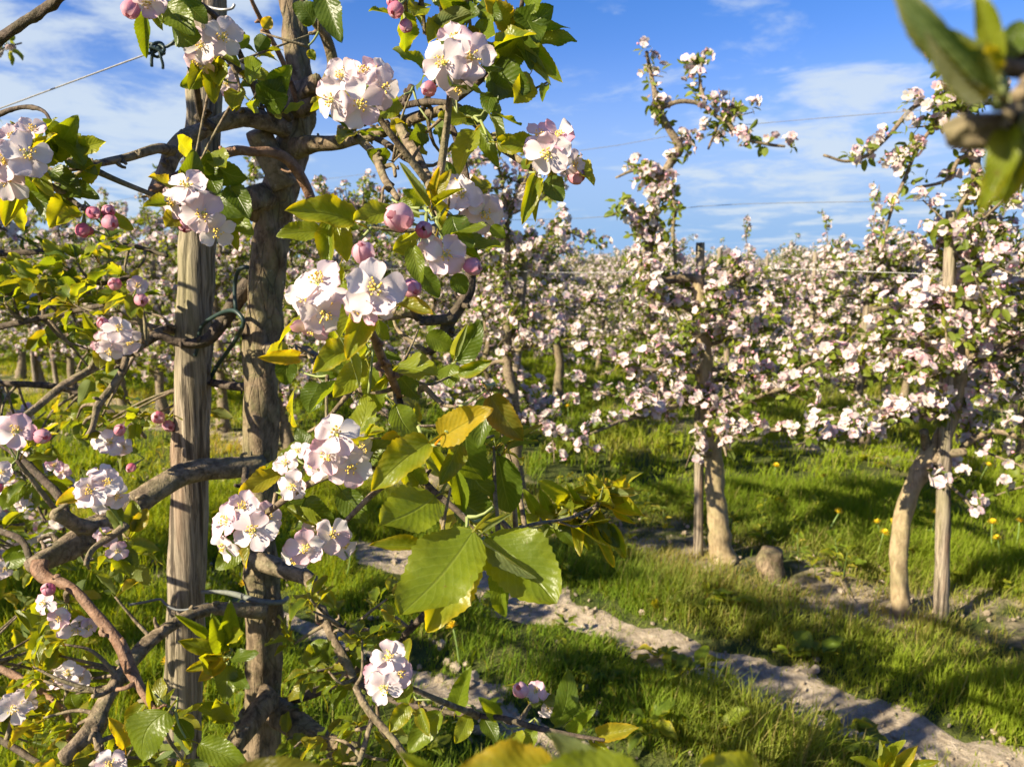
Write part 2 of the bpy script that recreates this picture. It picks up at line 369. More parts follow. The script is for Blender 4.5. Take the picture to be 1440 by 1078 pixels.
R = frames(rs.normal(size=(n, 3)), rs.normal(size=(n, 3))) * (sz[:, None, None] * rs.uniform(.6, 1.3, (n, 1, 3)))
cl.scatter(ICO, R, np.stack([px, py, gh(px, py) + .012], -1))
tag(cl.build('soil_clods', [M_SOIL], smooth=False), kind='stuff')

# ------------------------------------------------------------------ grass
def grass_field(seed, n, xr, yr, near_pow, hscale, wscale, dens_fn):
    r = np.random.default_rng(seed)
    nc = n // 12
    cx = r.uniform(*xr, nc * 6); cy = yr[0] + (yr[1] - yr[0]) * r.random(nc * 6) ** near_pow
    ok = np.abs(cx) < cy * .74 + .5
    keep = r.random(nc * 6) < dens_fn(cx, cy); cx = cx[ok & keep][:nc]; cy = cy[ok & keep][:nc]; nc = len(cx)
    tall = .30 + 1.0 * vnoise(cx * 1.4, cy * 1.4, 21) ** 1.5 + 1.15 * vnoise(cx * 5.5, cy * 5.5, 22) ** 2.6 + .35 * r.random(nc)
    sc_ = cx * ROW_N[0] + cy * ROW_N[1]; tall = tall * (1 - .45 * np.exp(-((sc_ - 3.78) / .40) ** 2))
    x = np.repeat(cx, 12) + r.normal(0, .03, nc * 12); y = np.repeat(cy, 12) + r.normal(0, .03, nc * 12); h0 = np.repeat(tall, 12)
    N = len(x); s = x * ROW_N[0] + y * ROW_N[1]; tt = x * ROW_T[0] + y * ROW_T[1]
    for s0, w in TRACKS:
        d = np.abs(s - track_c(s0, tt)) + .22 * (vnoise(x * 5, y * 5, 51) - .5) + .5 * np.clip(tt - 3.0, 0, 1); h0 = np.where(d < w * .85, h0 * .35 * (r.random(N) < .16), h0 * np.clip(.30 + (d - w * .85) / .22, 0, 1))
    m = h0 > 0.02; x, y, h0, s = x[m], y[m], h0[m], s[m]; N = len(x)
    H = hscale * h0 * r.uniform(.5, 1.25, N); Wd = wscale * r.uniform(.7, 1.4, N)
    az = r.uniform(0, 2 * math.pi, N); lean = np.stack([np.cos(az), np.sin(az)], -1) * (r.uniform(.15, 1.0, N) ** 1.3)[:, None]
    lean += np.stack([np.full(N, .12), np.full(N, -.05)], -1)
    fa = az + math.pi / 2 + r.normal(0, .7, N); wx = np.stack([np.cos(fa), np.sin(fa), np.zeros(N)], -1)
    base = np.stack([x, y, gh(x, y) - .01], -1); V = np.zeros((N, 7, 3))
    for i, (t, w) in enumerate(((0, .8), (.42, 1.0), (.78, .62), (1, 0))):
        b = t * t * .85
        c = base + np.stack([lean[:, 0] * H * b, lean[:, 1] * H * b, H * (t - .30 * t * t * np.linalg.norm(lean, axis=1))], -1)
        if i < 3:
            V[:, 2 * i] = c - wx * (Wd * w * .5)[:, None]; V[:, 2 * i + 1] = c + wx * (Wd * w * .5)[:, None]
        else: V[:, 6] = c
    f = vnoise(x * .8, y * .8, 31); f2 = r.random(N)
    dry = np.clip((vnoise(x * 1.1 + 7, y * 1.1, 33) - .60) * 3, 0, 1) * .6
    strip = np.exp(-((s - 3.75) / .42) ** 2) * .55; dry = np.clip(dry * .7 + .55 * (r.random(N) < .13) + strip * (.5 + r.random(N)), 0, 1) * (r.random(N) < .8)
    c = np.stack([.085 + .105 * f + .06 * f2, .155 + .10 * f + .06 * f2, .013 + .012 * f2], -1)
    c = c * (1 - dry[:, None]) + np.array([.30, .245, .10]) * dry[:, None]
    off = (np.arange(N) * 7)[:, None, None]
    mb = MB(); mb.add(V.reshape(-1, 3), (np.array([[0, 1, 3, 2], [2, 3, 5, 4]])[None] + off).reshape(-1, 4), (np.array([[4, 5, 6]])[None] + off).reshape(-1, 3), np.repeat(c, 7, 0), None)
    return mb
def dens_near(x, y):
    s = x * ROW_N[0] + y * ROW_N[1]
    d = .12 + .9 * vnoise(x * 2.1, y * 2.1, 41) + .5 * (vnoise(x * 6, y * 6, 42) - .5)
    d = d * (1 - .86 * np.exp(-((s - 3.80) / .33) ** 2)) * (1 - .5 * np.exp(-((s - 1.55) / .35) ** 2))
    return np.clip(d, 0, 1)
tag(grass_field(3, 190000, (-4.2, 4.2), (1.7, 5.2), 1.0, .098, .0038, dens_near).build('grass', [M_GRASS]), kind='stuff')
tag(grass_field(4, 150000, (-11, 11), (4.9, 14), .9, .105, .008, dens_near).build('grass', [M_GRASS]), kind='stuff')
tag(grass_field(5, 60000, (-24, 24), (13.5, 30), .9, .15, .02, lambda x, y: x * 0 + .9).build('grass', [M_GRASS]), kind='stuff')

# ------------------------------------------------------------------ leaf, flower and bud shapes
def leaf_tpl(nu, nv, width, fold, curl, wave, serr, seed, petiole=True, edge=None):
    r = np.random.default_rng(seed); t = np.linspace(0, 1, nu); e = np.linspace(-1, 1, nv)
    w = .5 * width * np.sin(math.pi * t ** .84) ** .62 * (1 - .08 * t); w[0] = .015; w[-1] = .004
    w = w * (1 + serr * np.where(np.arange(nu) % 2 == 0, 1, -1) * (np.arange(nu) > 2))
    T, E = np.meshgrid(t, e, indexing='ij'); Wt = w[:, None] * np.ones_like(E)
    sk = .06 * r.normal() * np.sin(math.pi * T)
    z = fold * np.abs(E) ** 1.25 * Wt - curl * T ** 1.8 * .5 + wave * np.sin(T * r.uniform(9, 15) + np.sign(E) * r.uniform(0, 3)) * np.abs(E) ** 2 * width * .5
    z = z + .010 * np.sin(T * 56) * np.abs(E) * np.sin(math.pi * T)
    V = np.stack([E * Wt * (1 - .35 * fold) + sk, T * (1 - .12 * curl), z], -1)
    I = np.arange(nu * nv).reshape(nu, nv); q = np.stack([I[:-1, :-1], I[:-1, 1:], I[1:, 1:], I[1:, :-1]], -1).reshape(-1, 4)
    uv = np.stack([(E + 1) / 2, T], -1).reshape(-1, 2); c = np.ones((nu * nv, 3))
    if edge is not None:
        k = np.clip((np.abs(E) - .45) / .55, 0, 1) ** 1.3 + np.clip((T - .8) / .2, 0, 1) ** 2 * .6; k = np.clip(k * (0.5 + r.random((1, nv)) * .6), 0, 1).reshape(-1, 1)
        c = c * (1 - k) + np.asarray(edge) * k
    mb = MB(); mb.add(V.reshape(-1, 3), q, None, c, uv)
    if petiole:
        pts = [(0, -.30, -.08), (0, -.12, -.01), (0, .02, .0)]; tube(mb, pts, [.016, .013, .010], 5, .12, col=(1.6, 1.25, 1.0))
    return mb.pack()
LEAVES = [leaf_tpl(26, 9, w, f, cu, wv, .035, i, True, ed) for i, (w, f, cu, wv, ed) in enumerate([
    (.64, .35, .35, .14, None), (.70, .55, .65, .15, (1.7, 1.25, 1.0)), (.56, .65, .35, .16, (2.0, 1.25, .9)), (.62, .15, .75, .18, None),
    (.70, .30, -.20, .14, (1.5, 1.3, 1.1)), (.52, .9, .5, .10, None), (.64, .38, .95, .20, (1.9, 1.35, 1.0))])]
SMALL_LEAVES = [leaf_tpl(9, 5, w, f, cu, .10, .0, 20 + i) for i, (w, f, cu) in enumerate([(.55, .3, .3), (.6, .6, .6), (.5, .5, -.2), (.62, .2, .8)])]
TINY_LEAVES = [leaf_tpl(4, 3, w, f, cu, .0, .0, 40 + i, False) for i, (w, f, cu) in enumerate([(.6, .35, .3), (.62, .6, .7)])]

def petal_grid(nt, nx, L, wid, cup, bend, ph, r):
    t = np.linspace(0, 1, nt); e = np.linspace(-1, 1, nx)
    w = wid * .5 * (np.clip(.26 + 1.35 * t, 0, 1) ** .85) * np.sqrt(np.clip(1 - ((np.clip(t, .55, 1) - .55) / .47) ** 2.2, 0, 1)); w[-1] = wid * .10
    T, E = np.meshgrid(t, e, indexing='ij'); w2 = w[:, None]
    notch = -.05 * L * np.exp(-(E / .3) ** 2) * T ** 6
    rad = .0022 + T * L + notch - .10 * L * np.abs(E) ** 2 * T ** 3
    lat = E * w2
    z = .15 * lat + cup * rad * (1.0) + bend * rad * T + .24 * w2 * E ** 2 * (1 + .4 * r.normal()) * (1.3 - T) + .0012 * r.normal() * np.sin(T * 7 + r.uniform(0, 6)) + (.0010 * np.sin(E * 4 + r.uniform(0, 6)) + .0004 * np.sin(E * 9 + r.uniform(0, 6))) * T ** 2
    V = np.stack([rad * math.cos(ph) - lat * math.sin(ph), rad * math.sin(ph) + lat * math.cos(ph), z], -1)
    I = np.arange(nt * nx).reshape(nt, nx); q = np.stack([I[:-1, :-1], I[1:, :-1], I[1:, 1:], I[:-1, 1:]], -1).reshape(-1, 4)
    return V.reshape(-1, 3), q, T.ravel(), E.ravel()
def flower_mb(seed, openness, pink):
    r = np.random.default_rng(seed); m = MB()
    for k in range(5):
        cup = math.tan((1 - openness) * 1.15 + r.normal(0, .20)); cup = np.clip(cup, -.25, 2.6); sc = 1 / math.sqrt(1 + max(cup, 0) ** 2 * .9)
        V, q, T, E = petal_grid(9, 7, .0225 * sc * r.uniform(.92, 1.06), .0208 * r.uniform(.90, 1.10), cup, -.25 * openness * cup + r.normal(0, .14) - .12, k * 1.2566 + r.normal(0, .14), r)
        V[:, 2] += .0006 * (k % 2)
        p = np.clip(pink * (.15 + .9 * T ** 1.5 * (.55 + .45 * np.abs(E)) + .35 * r.normal()), 0, 1)[:, None]
        c = np.array([.80, .755, .72]) * (1 - p) + np.array([.78, .42, .50]) * p
        m.add(V, q, None, c, np.stack([E * .5 + .5, T + k * 1.7], -1), 0)
    # stamens and the yellow-green throat
    m.add(np.vstack([[[0, 0, .0015]], np.stack([.0030 * np.cos(np.arange(7) * .8976), .0030 * np.sin(np.arange(7) * .8976), np.full(7, .0008)], -1)]), None,
          [(0, 1 + i, 1 + (i + 1) % 7) for i in range(7)], (.55, .58, .15), None, 1, 1)
    for k in range(17):
        a = r.uniform(0, 6.283); sp = r.uniform(.05, .75); h = r.uniform(.0070, .0110)
        d = np.array([math.cos(a) * sp, math.sin(a) * sp, 1.0]); tip = norm(d) * h + np.array([math.cos(a), math.sin(a), 0]) * .0012
        tube(m, [np.array([math.cos(a), math.sin(a), 0]) * .0013, tip * .55, tip], [.00032, .00026, .00022], 3, .003, col=(.86, .80, .55), mat=1)
        m.add(ico_v * np.array([.00105, .00105, .0014]) + tip, None, ico_t, (.80, .56, .10), None, 1, 1)
    # sepals and pedicel
    for k in range(5):
        a = k * 1.2566 + .63; d = np.array([math.cos(a), math.sin(a), 0]); s = np.array([-math.sin(a), math.cos(a), 0])
        m.add([d * .0005 + s * .0022 + [0, 0, -.001], d * .0005 - s * .0022 + [0, 0, -.001], d * .0085 + [0, 0, -.0022]], None, [(0, 1, 2)], (.16, .24, .07), None, 2, 2)
    tube(m, [(0, 0, -.0005), (0, 0, -.0042), (.001, 0, -.011), (.003, .001, -.022)], [.0018, .0020, .0010, .0009], 6, .004, col=(.20, .25, .09), mat=2)
    return m
def bud_mb(seed, fat, pink):
    r = np.random.default_rng(seed); m = MB(); nt, ns = 14, 20
    loose = .05 + .10 * max(0, fat - 1); R0 = .0064 * fat
    for k in range(5):
        t = np.linspace(0, 1, nt); e = np.linspace(-1, 1, 9); T, E = np.meshgrid(t, e, indexing='ij')
        th = T * (2.95 - .35 * max(0, fat - 1) + r.normal(0, .05)); half = 1.0 * np.sin(math.pi * np.clip(T * .80 + .08, 0, 1)) ** .5
        A = k * 1.2566 + E * half + T * .5; rr = R0 * np.sin(th) ** .9 * (1 + loose * E + .03 * r.normal())
        zz = R0 * 1.22 * (1 - np.cos(th)) * (1 + .06 * r.normal()) * (1 + .03 * E)
        V = np.stack([rr * np.cos(A), rr * np.sin(A), zz], -1).reshape(-1, 3)
        I = np.arange(nt * 9).reshape(nt, 9); q = np.stack([I[:-1, :-1], I[:-1, 1:], I[1:, 1:], I[1:, :-1]], -1).reshape(-1, 4)
        p = np.clip(pink * (.45 + .45 * np.sin(T * 2.2 + .5) + .25 * E + .25 * r.normal()), 0, 1).reshape(-1, 1)
        c = np.array([.70, .58, .59]) * (1 - p) + np.array([.66, .17, .26]) * p
        m.add(V, q, None, c, np.stack([E * .5 + .5, T + k * 1.3], -1).reshape(-1, 2), 0)
    for k in range(5):
        an = k * 1.2566; d = np.array([math.cos(an), math.sin(an), 0]); s = np.array([-math.sin(an), math.cos(an), 0])
        m.add([d * .003 + s * .0022 + [0, 0, .0], d * .003 - s * .0022, d * .0068 * fat + [0, 0, .0062]], None, [(0, 1, 2)], (.16, .23, .07), None, 2, 2)
    tube(m, [(0, 0, .002), (0, 0, -.003), (.001, 0, -.011), (.003, .001, -.02)], [.0024, .0021, .0010, .0009], 6, .004, col=(.22, .24, .09), mat=2)
    return m
FMATS = [M_PETAL, M_STAMEN, M_STEM]
FLOWERS = {}
for i, (op, pk) in enumerate([(.86, .16), (.80, .30), (.74, .42), (.64, .30), (.52, .60), (.93, .22), (.78, .70)]):
    FLOWERS['f%d' % i] = [flower_mb(100 + i + 20 * j, op + (0, -.10, .07)[j], pk * (1.35, 1.8, 1.05)[j]).mesh('flower', FMATS) for j in range(3)]
for i, (ft, pk) in enumerate([(1.0, .95), (1.2, .70), (1.5, .45), (.85, 1.2)]):
    FLOWERS['b%d' % i] = [bud_mb(180 + i + 10 * j, ft, pk).mesh('bud', FMATS) for j in range(2)]

# small blossom for the rows: the same five cupped petals with fewer faces
def small_flower(seed, lod, scale=1.0):
    r = np.random.default_rng(seed); m = MB(); op = r.uniform(.2, .85)
    for k in range(5):
        a = k * 1.2566 + r.normal(0, .1); d = np.array([math.cos(a), math.sin(a), 0]); s = np.array([-math.sin(a), math.cos(a), 0]); L = .022 * r.uniform(.9, 1.1) * scale; w = .0105 * scale
        z1 = (1 - op) * L * .75; z2 = (1 - op) * L * 1.05 + r.normal(0, .002)
        pk = np.clip(r.normal(.13, .22), 0, 1); c = np.array([.64, .60, .55]) * (1 - pk) + np.array([.68, .38, .45]) * pk
        if lod == 0:
            m.add([d * .002 + s * .002, d * .002 - s * .002, d * L * .62 - s * w + [0, 0, z1 + .002], d * L * .62 + s * w + [0, 0, z1 + .002], d * L - s * w * .55 + [0, 0, z2], d * L + s * w * .55 + [0, 0, z2]],
                  [(0, 1, 2, 3), (3, 2, 4, 5)], None, c)
        else:
            m.add([d * .001, d * L * .6 - s * w + [0, 0, z1], d * L + [0, 0, z2], d * L * .6 + s * w + [0, 0, z1]], [(0, 1, 2, 3)], None, c)
    if lod == 0:
        m.add([[.004, 0, .003], [-.002, .0035, .003], [-.002, -.0035, .003], [0, 0, .007]], None, [(0, 1, 3), (1, 2, 3), (2, 0, 3)], (.72, .60, .22))
    return m.pack()
SF = [[small_flower(200 + i, l) for i in range(6)] for l in (0, 1)]
def cluster_tpl(seed, lod, n):
    r = np.random.default_rng(seed); m = MB()
    for k in range(n):
        d = norm(np.array([r.normal(), r.normal(), abs(r.normal()) * .9 + .15])); up = norm(d + .4 * r.normal(size=3))
        R = frames(np.cross(up, r.normal(size=3)), up)[None] * r.uniform(.85, 1.1); m.scatter(SF[lod][r.integers(6)], R, (d * r.uniform(.020, .034))[None])
    if lod == 0:
        for k in range(r.integers(0, 4)):
            d = norm(np.array([r.normal(), r.normal(), abs(r.normal()) + .3])); m.add(ico_v * .0062 * np.array([1, 1, 1.2]) + d * r.uniform(.025, .04), None, ico_t, (.80, .42, .50))
    return m.pack()
CT = [[cluster_tpl(300 + i, l, (4, 5, 6, 5, 3, 6)[i]) for i in range(6)] for l in (0, 1)]
def rosette_tpl(seed, lod, n):
    r = np.random.default_rng(seed); m = MB(); src = SMALL_LEAVES if lod == 0 else TINY_LEAVES
    for k in range(n):
        a = k * 2.4 + r.normal(0, .3); al = norm(np.array([math.cos(a), math.sin(a), r.uniform(-.35, .75)])); nr = norm(np.array([0, 0, 1.0]) - al * .4 + .35 * r.normal(size=3))
        g_ = r.random(); c = np.array([.085 + .095 * g_, .135 + .095 * g_, .016 + .010 * g_])
        m.scatter(src[r.integers(len(src))], frames(al, nr)[None] * r.uniform(.025, .048), (al * .012)[None], c[None])
    return m.pack()
RT = [[rosette_tpl(320 + i, l, (5, 6, 4, 7)[i]) for i in range(4)] for l in (0, 1)]

def rand_frames(r, up, spread=.5):
    up = norm(up + spread * r.normal(size=up.shape)); return frames(np.cross(up, r.normal(size=up.shape)), up)

# ------------------------------------------------------------------ apple trees of the rows
def limb(r, p0, d, L, droop, n=6, wig=.10):
    pts = [np.array(p0, float)]; d = norm(d)
    for i in range(n - 1):
        d = norm(d + r.normal(0, wig, 3) + np.array([0, 0, droop])); pts.append(pts[-1] + d * L / (n - 1))
    return np.array(pts)
def along(path, step, r):
    seg = np.linalg.norm(np.diff(path, axis=0), axis=1); cum = np.concatenate([[0], np.cumsum(seg)]); s = np.arange(step * .5, cum[-1], step) + r.normal(0, step * .25, len(np.arange(step * .5, cum[-1], step)))
    s = np.clip(s, 0, cum[-1]); return np.stack([np.interp(s, cum, path[:, k]) for k in range(3)], -1)
def crown(r, mbw, tips, spurs, z0, z1, axisfn, nl, Lr, sides, step, keep=None):
    """laterals, side shoots and fruiting spurs round an axis"""
    for i in range(nl):
        f = (i + r.random()) / nl; z = z0 + (z1 - z0) * f; a = i * 2.4 + r.normal(0, .4)
        L = Lr * (1.0 - .55 * f) * r.uniform(.65, 1.15); p0 = axisfn(z)
        pts = limb(r, p0, [math.cos(a), math.sin(a), r.uniform(-.15, .5)], L, r.uniform(-.07, .05))
        if keep and not keep(pts): continue
        tube(mbw, pts, np.linspace(.013, .004, len(pts)) * (1.25 - .5 * f), sides, .06 if sides > 4 else .15, .12, r)
        spurs.append(along(catmull(pts, 24)[3:], step, r))
        for k in range(r.integers(2, 5)):
            j = r.integers(1, len(pts)); d = norm(norm(pts[-1] - pts[0]) * .5 + r.normal(0, .7, 3) + [0, 0, .15])
            q = limb(r, pts[j], d, r.uniform(.14, .34) * Lr / .7, r.uniform(-.12, .06), 4)
            if keep and not keep(q): continue
            tube(mbw, q, np.linspace(.006, .0028, len(q)), max(3, sides - 2), .08, .1, r); spurs.append(along(catmull(q, 12), step, r))
def dress(r, spurs, lod, pb, fol, blo, leafmul=1.0, cs=1.0):
    S = np.concatenate(spurs); n = len(S); off = r.normal(size=(n, 3)); off[:, 2] = np.abs(off[:, 2]) * .7; S = S + norm(off) * r.uniform(.010, .045, (n, 1)); up = norm(off + [0, 0, .5])
    isb = r.random(n) < pb; kc = r.integers(0, 6, n); kr = r.integers(0, 4, n)
    for i in range(6):
        m = isb & (kc == i); blo.scatter(CT[lod][i], rand_frames(r, up[m], .3) * (r.uniform(.8, 1.15, (m.sum(), 1, 1)) * cs), S[m] + up[m] * .012, .93 + .09 * r.random((m.sum(), 1)) * np.ones(3))
    for i in range(4):
        m = (kr == i) & (r.random(n) < leafmul); g_ = r.random((m.sum(), 1)); c = np.concatenate([.85 + .45 * g_, .85 + .35 * g_, .9 + .1 * g_], 1)
        fol.scatter(RT[lod][i], rand_frames(r, up[m], .4) * (r.uniform(.8, 1.3, (m.sum(), 1, 1)) * cs), S[m], c)
def row_tree(seed, lod, h, pb, leafmul, nl=15, Lr=.72, step=.055, cs=1.0):
    r = np.random.default_rng(seed); wd, fo, bl = MB(), MB(), MB(); spurs = []
    zs = np.linspace(-.06, h, 8); off = np.cumsum(r.normal(0, .035, (8, 2)), 0) - 0; off -= off[0]; off[0] = off[1] * 0
    pts = np.column_stack([off, zs]); rad = np.interp(zs, [-.06, .05, .5, 1.0, h], [.075, .052, .042, .030, .006])
    sides = 10 if lod == 0 else 6
    tube(wd, pts, rad, sides, .05, .14, r)
    ax = lambda z: np.array([np.interp(z, zs, pts[:, 0]), np.interp(z, zs, pts[:, 1]), z])
    crown(r, wd, None, spurs, .40, h * .97, ax, nl, Lr, 6 if lod == 0 else 3, step)
    spurs.append(along(catmull(pts, 40)[16:], step, r))
    for _ in range(3 if lod == 0 else 2):
        q = limb(r, ax(h * r.uniform(.72, .97)), [r.normal(0, .35), r.normal(0, .35), 1.0], r.uniform(.22, .62), .05, 6, .16); tube(wd, q, np.linspace(.008, .003, len(q)), max(3, sides - 4), .08, .1, r); spurs.append(along(catmull(q, 16), step * 1.4, r))
    dress(r, spurs, lod, pb, fo, bl, leafmul, cs)
    return wd, fo, bl
def tree_parts(root, wd, fo, bl, origin=(0, 0, 0), bark=None):
    a = wd.build('trunk', [bark or M_SMOOTH], root, origin); b = fo.build('foliage', [M_LEAF_FAR], root, origin); b['kind'] = 'stuff'
    c = bl.build('blossoms', [M_PETAL_FAR], root, origin); c['kind'] = 'stuff'
    return a, b, c

# the wooden stake beside each tree
def stake_mb(pts, rad, seed, sides=10, step=.12, grooves=True):
    r = np.random.default_rng(seed); m = MB()
    gr = [(r.uniform(0, 6.28), r.uniform(.05, .14), r.uniform(.08, .25)) for _ in range(4)] if grooves else None
    tube(m, pts, rad, sides, step, .05, r, grooves=gr, dome=.03); return m

# hero trees of the second row -------------------------------------------------------------
def px_path(spec, Y, r=None, jit=0.0):
    """spec: (u, v, width) ...; Y a depth or (start, end)"""
    n = len(spec); Ys = np.linspace(*Y, n) if isinstance(Y, tuple) else np.full(n, float(Y))
    if r is not None: Ys = Ys + r.normal(0, jit, n) * np.linspace(0, 1, n)
    pts = np.array([P(s[0], s[1], y) for s, y in zip(spec, Ys)]); rad = np.array([s[2] * .5 * y / F for s, y in zip(spec, Ys)])
    return pts, rad
def hero(name_label, base_px, trunk, limbs, seed, nl, Lr, zr, leafmul, pb, bark, extra_step=.062, spurfrom=None):
    r = np.random.default_rng(seed); b = G(*base_px); b[2] = gh(b[0], b[1]); Y0 = b[1]
    root = thing('apple_tree', b, name_label, 'apple tree')
    wd, fo, bl = MB(), MB(), MB(); spurs = []
    pts, rad = px_path(trunk, Y0); pts = np.vstack([pts[0] + [0, 0, -.08], pts]); rad = np.concatenate([[rad[0] * 1.15], rad])
    c = tube(wd, pts, rad, 16, .02, .10, r, knots=.05); wd.build('trunk', [bark], root, b)
    lw = None
    for spec, dy, spur in limbs:
        lw = MB(); p, q = px_path(spec, (Y0, Y0 + dy), r, .02); c2 = tube(lw, p, q, 8, .02, .14, r, knots=.08)
        if spur: spurs.append(along(c2, extra_step, r))
        if spur > 1:                        # short side shoots carrying blossom all along
            for _ in range(int(spur * len(c2) / 8)):
                j = r.integers(0, len(c2)); s = limb(r, c2[j], r.normal(size=3), r.uniform(.05, .13), 0, 3); tube(lw, s, [.004, .003, .002], 4, .05); spurs.append(along(s, .045, r))
        lw.build('branch', [M_BARK if spec[0][0] == 985 else M_LIMB], root, b)
    zs = c[:, 2]; ax = lambda z: np.array([np.interp(z, zs, c[:, 0]), np.interp(z, zs, c[:, 1]), z])
    lw = MB(); crown(r, lw, None, spurs, zr[0], zr[1], ax, nl, Lr, 6, .058); lw.build('side_branches', [M_LIMB], root, b)
    # the hundred nearest clusters are parts of their own, the rest one part
    S = np.concatenate(spurs); d = np.linalg.norm(S - EYE, axis=1); pick = r.random(len(S)) < .30; order = np.argsort(d + 100 * ~pick)[:100]
    rest = np.setdiff1d(np.arange(len(S)), order)
    dress(r, [S[rest]], 0, pb, fo, bl, leafmul); 
    dress(r, [S[order]], 0, 0.0, fo, MB(), 1.0)
    for i in order:
        o = bpy.data.objects.new('blossom_cluster', CLM[r.integers(6)]); COL.objects.link(o); o.parent = root
        o.location = S[i] - b + r.normal(0, .012, 3) + [0, 0, .02]; o.rotation_euler = (r.normal(0, .4), r.normal(0, .4), r.uniform(0, 6.28)); s = r.uniform(.85, 1.12); o.scale = (s, s, s)
    f = fo.build('foliage', [M_LEAF_FAR], root, b); f['kind'] = 'stuff'
    if bl.n: o = bl.build('blossoms', [M_PETAL_FAR], root, b); o['kind'] = 'stuff'
    return root
CLM = []
for i in range(6):
    m = MB(); T_ = dict(CT[0][i]); T_['c'] = T_['c'] * (1 - .17 * np.array([.05, .45, .36]) * (i % 3)); m.scatter(T_, np.eye(3)[None], np.zeros((1, 3))); CLM.append(m.mesh('blossom_cluster', [M_PETAL_FAR]))

hero('apple tree with a zigzag leader high against the sky and a thick swollen foot', (1018, 793),
     [(1020, 797, 46), (1014, 770, 33), (1010, 735, 29), (1006, 690, 27), (1003, 640, 25), (998, 580, 23), (992, 520, 20), (988, 450, 18), (980, 388, 14)],
     [([(985, 395, 10), (965, 390, 11), (930, 396, 13), (908, 390, 17), (905, 378, 15)], .0, 0),
      ([(905, 395, 16), (908, 365, 15), (914, 335, 14), (919, 290, 13), (933, 250, 12), (947, 220, 13), (955, 207, 13), (940, 180, 10), (926, 152, 9), (917, 112, 6), (909, 72, 4)], .05, 1.9),
      ([(926, 152, 7), (956, 143, 6), (987, 147, 6), (1009, 165, 6), (1027, 178, 6), (1049, 196, 5), (1080, 203, 4), (1104, 206, 3)], -.15, .5),
      ([(992, 146, 5), (984, 112, 4), (988, 80, 3)], .1, 1.6), ([(1009, 176, 4), (996, 210, 3)], .05, 1.6), ([(1020, 175, 4), (1032, 138, 3)], .05, 1.6),
      ([(929, 250, 6), (898, 238, 5), (866, 250, 3)], .12, 2.2), ([(936, 258, 7), (949, 290, 6), (946, 325, 5), (950, 370, 4)], -.1, 1.8), ([(915, 335, 6), (885, 300, 4), (850, 305, 3)], -.1, 2.0),
      ([(1003, 640, 12), (985, 632, 14), (975, 628, 6)], -.1, 0), ([(990, 540, 10), (940, 575, 8), (880, 590, 6), (830, 610, 4)], -.5, 1.6), ([(996, 560, 10), (1050, 600, 8), (1110, 605, 6), (1150, 620, 4)], -.3, 1.6),
      ([(1000, 600, 8), (1060, 560, 7), (1120, 540, 5)], -.5, 1.6)],
     501, 17, .62, (.82, 1.50), 1.0, .74, M_SMOOTH)
hero('apple tree with a smooth bowed yellowish trunk forking in front of its stake', (1268, 858),
     [(1268, 862, 29), (1264, 805, 23), (1266, 750, 24), (1277, 700, 25), (1299, 655, 26), (1327, 612, 23), (1343, 560, 20), (1358, 480, 18), (1372, 400, 17)],
     [([(1372, 400, 17), (1395, 355, 17), (1390, 307, 17), (1377, 258, 16), (1367, 200, 14), (1358, 156, 12), (1352, 116, 9)], .1, 1.4),
      ([(1310, 648, 18), (1302, 620, 13), (1299, 606, 11)], -.02, 0), ([(1305, 655, 17), (1325, 640, 15), (1358, 634, 11)], -.1, 0),
      ([(1352, 630, 9), (1375, 613, 9), (1405, 607, 8), (1445, 618, 6)], -.15, .5),
      ([(1340, 577, 9), (1300, 580, 8), (1240, 578, 6), (1180, 600, 4)], -.25, 1.6), ([(1350, 570, 8), (1270, 590, 7), (1190, 610, 5), (1120, 625, 3)], -.45, 1.8),
      ([(1360, 157, 6), (1312, 143, 6), (1281, 154, 6), (1250, 191, 5), (1219, 218, 5), (1190, 227, 4), (1158, 218, 3)], -.05, .7),
      ([(1352, 140, 6), (1330, 156, 6), (1303, 190, 5), (1285, 220, 5), (1272, 252, 5), (1252, 300, 4), (1240, 355, 3)], -.1, 2.2),
      ([(1368, 215, 6), (1348, 225, 6), (1330, 254, 5), (1288, 264, 4)], .1, .8), ([(1372, 420, 9), (1303, 423, 9), (1228, 436, 7)], -.2, 1.0), ([(1365, 150, 6), (1395, 145, 6), (1420, 155, 5), (1436, 180, 4)], -.1, 2.0),
      ([(1375, 250, 5), (1345, 300, 5), (1335, 345, 4), (1330, 380, 3)], .05, 1.8), ([(1355, 120, 5), (1330, 95, 4), (1318, 80, 3)], .05, .8), ([(1390, 300, 6), (1425, 270, 5), (1450, 240, 4)], .0, 2.0),
      ([(1310, 640, 4), (1325, 670, 4), (1355, 700, 4), (1372, 722, 3)], -.2, 1.2)],
     502, 20, .66, (1.0, 1.62), 1.0, .74, M_SMOOTH)

